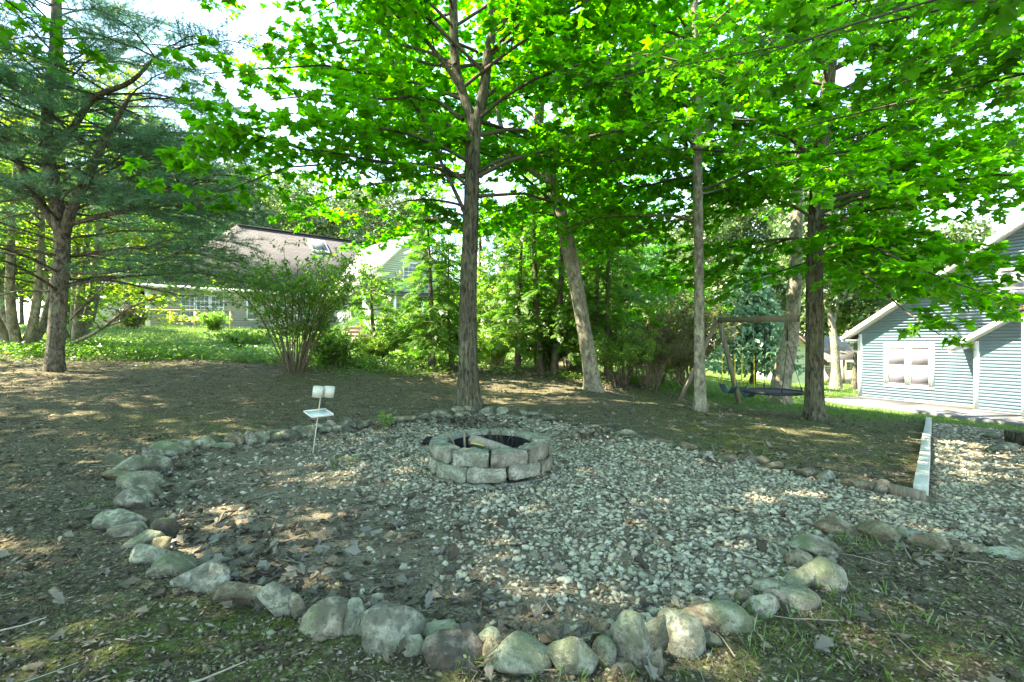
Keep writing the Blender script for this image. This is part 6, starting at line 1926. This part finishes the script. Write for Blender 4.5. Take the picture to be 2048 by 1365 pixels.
shrub('tall light green sapling behind the tall maple, right side', at(1000, 17), 24, 4.4, 1.5, 'oval_leaf', 0.11, seed=21, stem_r=0.014, lowbare=0.2, leaves_per=16)
shrub('tall light green sapling thicket between the cedars and the leaning maple', at(1140, 17.2), 26, 4.2, 1.6, 'cover_leaf', 0.11, seed=22, stem_r=0.014, lowbare=0.15, leaves_per=16)
shrub('high bright sapling right of the leaning maple', at(1265, 19), 26, 4.8, 1.8, 'cover_leaf', 0.12, seed=23, stem_r=0.014, lowbare=0.15, leaves_per=16)
shrub('wide bright bush at the back of the lawn left of the A-frame', at(1350, 20), 30, 3.6, 2.2, 'cover_leaf', 0.12, seed=24, stem_r=0.014, lowbare=0.1, leaves_per=16)
def spray():
    V = []; F = []
    r = RS(9)
    for k in range(9):
        s = (k % 2) * 2 - 1; x = 0.1 + 0.85 * k / 9; a = 0.75 * s * (1 - 0.6 * k / 9)
        l = 0.42 * (1.1 - 0.5 * k / 9)
        b = np.array((x, 0, 0)); e = b + np.array((math.cos(a), math.sin(a), -0.18)) * l; w = np.array((-math.sin(a), math.cos(a), 0)) * 0.055
        i = len(V); m = b + (e - b) * 0.5
        V += [b, m + w, e, m - w]; F += [(i, i + 1, i + 2), (i, i + 2, i + 3)]
    return np.array(V), np.array(F)
SPRAY = spray()
def cedar(label, base, h, rad, seed, stems=1, lowbare=0.2, dens=1.0, leaf='cedar_spray', lean=(0, 0), name='cedar_tree'):
    r = RS(300 + seed)
    root = thing(name, label, 'tree', base)
    tb = MB(); br = MB(); P = []; D = []
    for k in range(stems):
        o = np.asarray(base) + (np.array((math.cos(k * 2.4), math.sin(k * 2.4), 0)) * 0.22 if stems > 1 else 0)
        e = o + np.array((r.normal(0, 0.2) + lean[0], r.normal(0, 0.2) + lean[1], h * r.uniform(0.85, 1.05)))
        Q, R = trunk_mesh(tb, [o - np.array((0, 0, 0.1)), o + (e - o) * 0.4 + r.normal(0, 0.08, 3) + np.array((lean[0], lean[1], 0)) * -0.15, e], [0.045 + 0.011 * h, 0.03 + 0.007 * h, 0.01], r, 8, 22, 0.2)
        n = int(h * 11 * dens / stems ** 0.5)
        for q in range(n):
            f = lowbare + (1 - lowbare) * (q + r.rand()) / n
            p = Q[min(int(f * 21), 21)]
            az = q * 2.4 + r.uniform(-0.4, 0.4); L = rad * (1 - 0.75 * (f - lowbare) / (1 - lowbare)) * r.uniform(0.6, 1.2)
            B = limb_path(p, az, L, 0.35, 0.5, r, 6)
            br.tube(B, np.linspace(0.012, 0.003, 6), 4, False)
            for w in range(int(18 * L * dens) + 3):
                u = r.uniform(0.2, 1); i = min(int(u * 5), 4); pp = B[i] + (B[i + 1] - B[i]) * (u * 5 - i)
                t = nrmz(B[i + 1] - B[i])
                dd = nrmz(t + np.cross(t, UP) * r.uniform(-0.9, 0.9) + UP * r.uniform(-0.5, 0.35))
                P.append(pp + r.normal(0, 0.05, 3)); D.append(dd)
    tb.build('trunk', M['bark_dark'], root, True)
    br.build('branches', M['bark_dark'], root, False, 'stuff')
    P, D = np.array(P), np.array(D); n = len(P)
    mb = MB(); nr = np.stack((r.normal(0, 0.6, n), r.normal(0, 0.6, n), np.ones(n)), 1)
    scatter(mb, SPRAY[0], SPRAY[1], P, rotmats(D, nr), r.uniform(0.2, 0.42, n))
    mb.build('crown', M[leaf], root, False, 'stuff')
    NLEAF[label] = n
    return root
cA = cedar('two-stemmed cedar with dark trunks in the middle of the hedge', at(1093, 15.2), 7.6, 1.7, 1, 2, 0.14)
cB = cedar('stocky cedar left in the hedge beside the tall maple', at(1035, 15.6), 6.4, 1.6, 2, 1, 0.18)
cC = cedar('thin young cedar before the gable wing', at(863, 13.2), 4.9, 1.25, 3, 1, 0.22, 1.3)
cD = cedar('crooked little tree bending left before the porch steps', at(758, 13.4), 2.7, 0.85, 4, 1, 0.4, 0.9, 'oval_leaf' if False else 'cedar_spray', (-0.45, 0), 'small_tree')
cE = cedar('slim multi-stemmed cedar right of the leaning maple', at(1200, 15.0), 6.0, 1.6, 5, 2, 0.24)
for src, px, dd, rz, sc, lab in ((cB, 1262, 17.0, 1.3, 1.0, 'cedar behind the dark bare-footed bush'), (cA, 955, 18.0, 2.2, 0.95, 'cedar directly behind the tall maple trunk'), (cB, 1150, 18.5, 4.2, 1.1, 'cedar half hidden behind the leaning maple'), (cC, 905, 14.2, 2.0, 0.8, 'very slim cedar tight beside the tall maple trunk')):
    copy_tree(src, at(px, dd), rz, sc, lab)

# ground cover below the pine
def ground_cover():
    r = RS(81); mb = MB()
    def patch(x, y, h, size):
        n = len(x)
        z = zg(x, y) + h * r.rand(n) ** 0.7
        dd = np.stack((r.normal(0, 1, n), r.normal(0, 1, n), r.normal(0, 0.25, n)), 1)
        nr = np.stack((r.normal(0, 0.45, n), r.normal(-0.2, 0.45, n), np.ones(n)), 1)
        scatter(mb, RHOMB[0], RHOMB[1], np.stack((x, y, z), 1), rotmats(dd, nr), size * r.uniform(0.6, 1.3, n))
    x, y = sample_area(r, 60000, -17, -1.2, 10.2, 16)
    edge = 11.0 + 0.10 * (x + 4) * (x < -4) * -0.4 + 1.4 * (fnoise(x * 0.8, y * 0.8) - 0.5)
    k = (np.abs(x) < 1.1 * y) & (y > edge) & (r.rand(len(x)) < sstep(0.28, 0.55, fnoise(x * 1.5 + 4, y * 1.5)) * sstep(0, 0.8, y - edge) * sstep(-1.0, -3.4, x) * (0.4 + 0.6 * sstep(15.5, 13, y)))
    x, y = x[k], y[k]
    patch(x, y, 0.3 * 1, 0.085)
    x, y = sample_area(r, 9000, -16, -2, 10.2, 13.2)
    k = (np.abs(x) < 1.1 * y) & (fnoise(x * 1.1 + 30, y * 1.1) > 0.56)
    patch(x[k], y[k], 0.12, 0.06)
    # low seedlings around the hedge and the bank
    x, y = sample_area(r, 16000, -2, 9, 13.6, 17)
    k = fnoise(x * 1.3 + 11, y * 1.3) > 0.5
    patch(x[k], y[k], 0.22, 0.06)
    o = mb.build('ground_cover', M['cover_leaf'], None, False, 'stuff')
    tag(o, 'bright green leafy ground cover at the edge of the left lawn', 'plants')
ground_cover()

# many-stemmed trees at the far left
def left_trees():
    for k, (px, dd, h, lab, sd) in enumerate(((42, 13.2, 7.0, 'crooked multi-stemmed tree with pale bark at the left edge', 21), (150, 15.5, 7.5, 'multi-stemmed tree behind the pine trunk', 22))):
        g = at(px, dd); r = RS(sd)
        trunks = []
        for q in range(5):
            a = q * 1.3 + r.uniform(-0.3, 0.3)
            e = g + np.array((math.cos(a) * r.uniform(0.5, 2.0), math.sin(a) * r.uniform(0.3, 1.2), h * r.uniform(0.7, 1)))
            m = g + (e - g) * 0.3 + np.array((math.cos(a), math.sin(a), 0)) * 0.35
            trunks.append(([g + np.array((math.cos(a), math.sin(a), 0)) * 0.12 - (0, 0, 0.1), m, e + r.normal(0, 0.1, 3)], [0.13, 0.1, 0.025]))
        lim = []
        if k == 1:
            lim = [(px_path([(140, 690, 13), (200, 660, 12.8), (260, 615, 12.4), (330, 590, 12), (400, 560, 11.6)]), 0.05), (px_path([(140, 640, 13.5), (190, 590, 13), (260, 540, 12.6), (340, 510, 12)]), 0.035)]
        maple(lab, trunks, g, lim, dict(n=40, h=(g[2] + 1.9, g[2] + h), L=lambda f: 3.4 - 1.3 * f, rise=0.35), sd, 'bark_smooth', 'oval_leaf', 0.115, 0.2, RHOMB, 'small_tree', foli=dict(spacing=0.25, slen=1.0, leaves=3))
left_trees()

# ------------------------------------------------------------------ background trees
CLUMP = None
def clump():
    r = RS(8); V = []; F = []
    for k in range(5):
        c = r.normal(0, 0.38, 3); d = nrmz(r.normal(0, 1, 3)); s = nrmz(np.cross(d, r.normal(0, 1, 3)))
        l, w = r.uniform(0.35, 0.6), r.uniform(0.2, 0.32)
        i = len(V); V += [c - d * l, c + s * w, c + d * l, c - s * w]; F += [(i, i + 1, i + 2), (i, i + 2, i + 3)]
    return np.array(V), np.array(F)
CLUMP = clump()
def far_tree_data(seed, h, rad, n, size, lobes=14, conifer=False):
    r = RS(seed); P = []
    if conifer:
        for k in range(n):
            f = r.rand() ** 0.8; lay = math.floor(f * 13) / 13 + r.normal(0, 0.012)
            a = r.uniform(0, 6.283); rr = rad * (1.02 - f) * math.sqrt(r.rand())
            P.append((rr * math.cos(a), rr * math.sin(a), h * (0.1 + 0.9 * lay) + 0.12 * rr))
    else:
        for k in range(lobes):
            f = k / lobes; a = k * 2.4
            c = np.array((math.cos(a) * rad * 0.55 * r.uniform(0.4, 1.1), math.sin(a) * rad * 0.55 * r.uniform(0.4, 1.1), h * (0.32 + 0.55 * f)))
            s = rad * r.uniform(0.32, 0.55) * (1 - 0.25 * f)
            m = n // lobes
            d = r.standard_normal((m, 3)); d /= np.linalg.norm(d, axis=1)[:, None]
            P += list(c + d * s * (r.rand(m)[:, None] ** 0.35) * (1, 1, 0.75))
    P = np.array(P); n = len(P)
    D = r.normal(0, 1, (n, 3)); N = r.normal(0, 1, (n, 3))
    return P, rotmats(D, N), size * r.uniform(0.6, 1.3, n)
def far_tree(label, x, y, h, rad, seed, n=4200, size=0.42, leaf='far_leaf', conifer=False, bark='bark', name='broadleaf_tree', trunk_r=0.22):
    g = np.array((x, y, z1(x, y)))
    root = thing(name, label, 'tree', g)
    r = RS(seed)
    tb = MB(); trunk_mesh(tb, [g - (0, 0, 0.3), g + (0.1, 0, h * 0.3), g + (r.normal(0, 0.4), 0, h * 0.85)], [trunk_r, trunk_r * 0.8, 0.04], r, 8, 14, 0.3)
    if not conifer:
        for k in range(6):
            Q = limb_path(g + np.array((0, 0, h * (0.3 + 0.08 * k))), k * 2.4, rad * 0.8, 0.9, 0.3, r, 5); tb.tube(Q, np.linspace(trunk_r * 0.4, 0.03, 5), 5, False)
    tb.build('trunk', M[bark], root, True)
    P, R, s = far_tree_data(seed, h, rad, n, size, 16, conifer)
    mb = MB(); scatter(mb, CLUMP[0], CLUMP[1], P + g, R, s); mb.build('crown', M[leaf], root, False, 'stuff')
    return root
f1 = far_tree('large round tree behind the roof of the tan house', -27, 58, 19, 8.5, 31)
f2 = far_tree('blue-green layered pine on the lawn behind the swings', 12.5, 25.5, 6.8, 2.3, 32, 3600, 0.3, 'far_pine', True, 'bark_dark', 'pine_tree', 0.16)
f3 = far_tree('tall tree behind the ranch house', 33, 52, 17, 7, 33)
f4 = far_tree('broad tree peeping over the blue house eave', 30, 36, 12.5, 6, 34, 4200, 0.36)
for src, x, y, rz, sc, lab in ((f1, -15, 62, 1.0, 1.05, 'tree behind the ridge of the gable wing'), (f3, -41, 50, 2.1, 1.0, 'tree left of the tan house, beyond the side wing'), (f4, -26.5, 43, 3.7, 1.25, 'round tree close behind the left end of the tan house roof'), (f3, -31, 42, 0.9, 0.95, 'tall tree between the pine boughs and the tan house'), (f1, -52, 52, 3.0, 0.95, 'tall tree at the far left behind the pine'),
                               (f3, 4, 50, 4.4, 1.0, 'tall tree far behind the middle of the hedge'), (f1, 15, 55, 5.2, 0.9, 'round tree far behind the A-frame'), (f3, 23, 60, 0.4, 1.15, 'tall tree behind the grey shed'),
                               (f2, 9.2, 32, 1.7, 1.2, 'second blue-green pine farther back behind the A-frame'), (f1, -20, 53, 2.2, 0.92, 'tree standing over the skylight of the tan house roof'), (f3, 21.5, 46, 5.0, 1.15, 'tree seen between the slender maple and the big grey trunk'), (f4, -24, 21, 0.6, 0.7, 'leafy tree behind the crooked trees at the left edge')):
    copy_tree(src, (x, y, z1(x, y)), rz, sc, lab)
# bare pale trunk with a fork before the ranch house, dark one beside it
def pale_fork():
    g = at(1671, 30.5)
    root = thing('tree', 'pale forked trunk between the dark maple and the blue house', 'tree', g)
    root.name = 'pale_tree'
    r = RS(90); d = 30.5; tb = MB()
    trunk_mesh(tb, [g - (0, 0, 0.2)] + px_path([(1672, 740, d), (1669, 690, d), (1664, 650, d)]), [0.36, 0.27, 0.23, 0.2], r, 10, 18, 0.3)
    trunk_mesh(tb, px_path([(1664, 655, d), (1658, 625, d), (1648, 595, d), (1636, 560, d), (1628, 480, d)]), [0.19, 0.16, 0.13, 0.1, 0.05], r, 8, 14)
    trunk_mesh(tb, px_path([(1665, 652, d), (1672, 620, d), (1676, 590, d), (1682, 520, d), (1690, 420, d)]), [0.15, 0.13, 0.11, 0.09, 0.04], r, 8, 14)
    tb.build('trunk', M['bark_smooth'], root, True)
    P, R, s = far_tree_data(91, 13, 4.5, 2200, 0.34)
    mb = MB(); scatter(mb, CLUMP[0], CLUMP[1], P + g + np.array((0, 0, 3.5)), R, s); mb.build('crown', M['far_leaf'], root, False, 'stuff')
pale_fork()
far_tree('slim dark trunk right beside the corner of the blue house', 22.0, 31.5, 13, 4.0, 35, 2600, 0.34, trunk_r=0.2, bark='bark_dark')

def far_woods():
    r = RS(95); mb = MB()
    sets = [far_tree_data(400 + k, 16, 6.5, 900, 0.85, 12) for k in range(3)]
    CL = (CLUMP[0][:8], CLUMP[1][:4])
    for k in range(36):
        a = -1.15 + 2.3 * k / 35 + r.normal(0, 0.02); d = r.uniform(78, 105)
        x, y = d * math.sin(a), d * math.cos(a)
        if -0.22 < a < -0.02 and False: continue
        P, R, s = sets[k % 3]; sc = r.uniform(0.75, 1.15)
        scatter(mb, CL[0], CL[1], P * sc + (x, y, z1(np.clip(x, -250, 250), np.clip(y, -250, 250)) - 1.0), R, s * sc)
    o = mb.build('far_woods', M['far_leaf'], None, False, 'stuff')
    tag(o, 'far green wood closing the view behind the houses', 'woods')
far_woods()
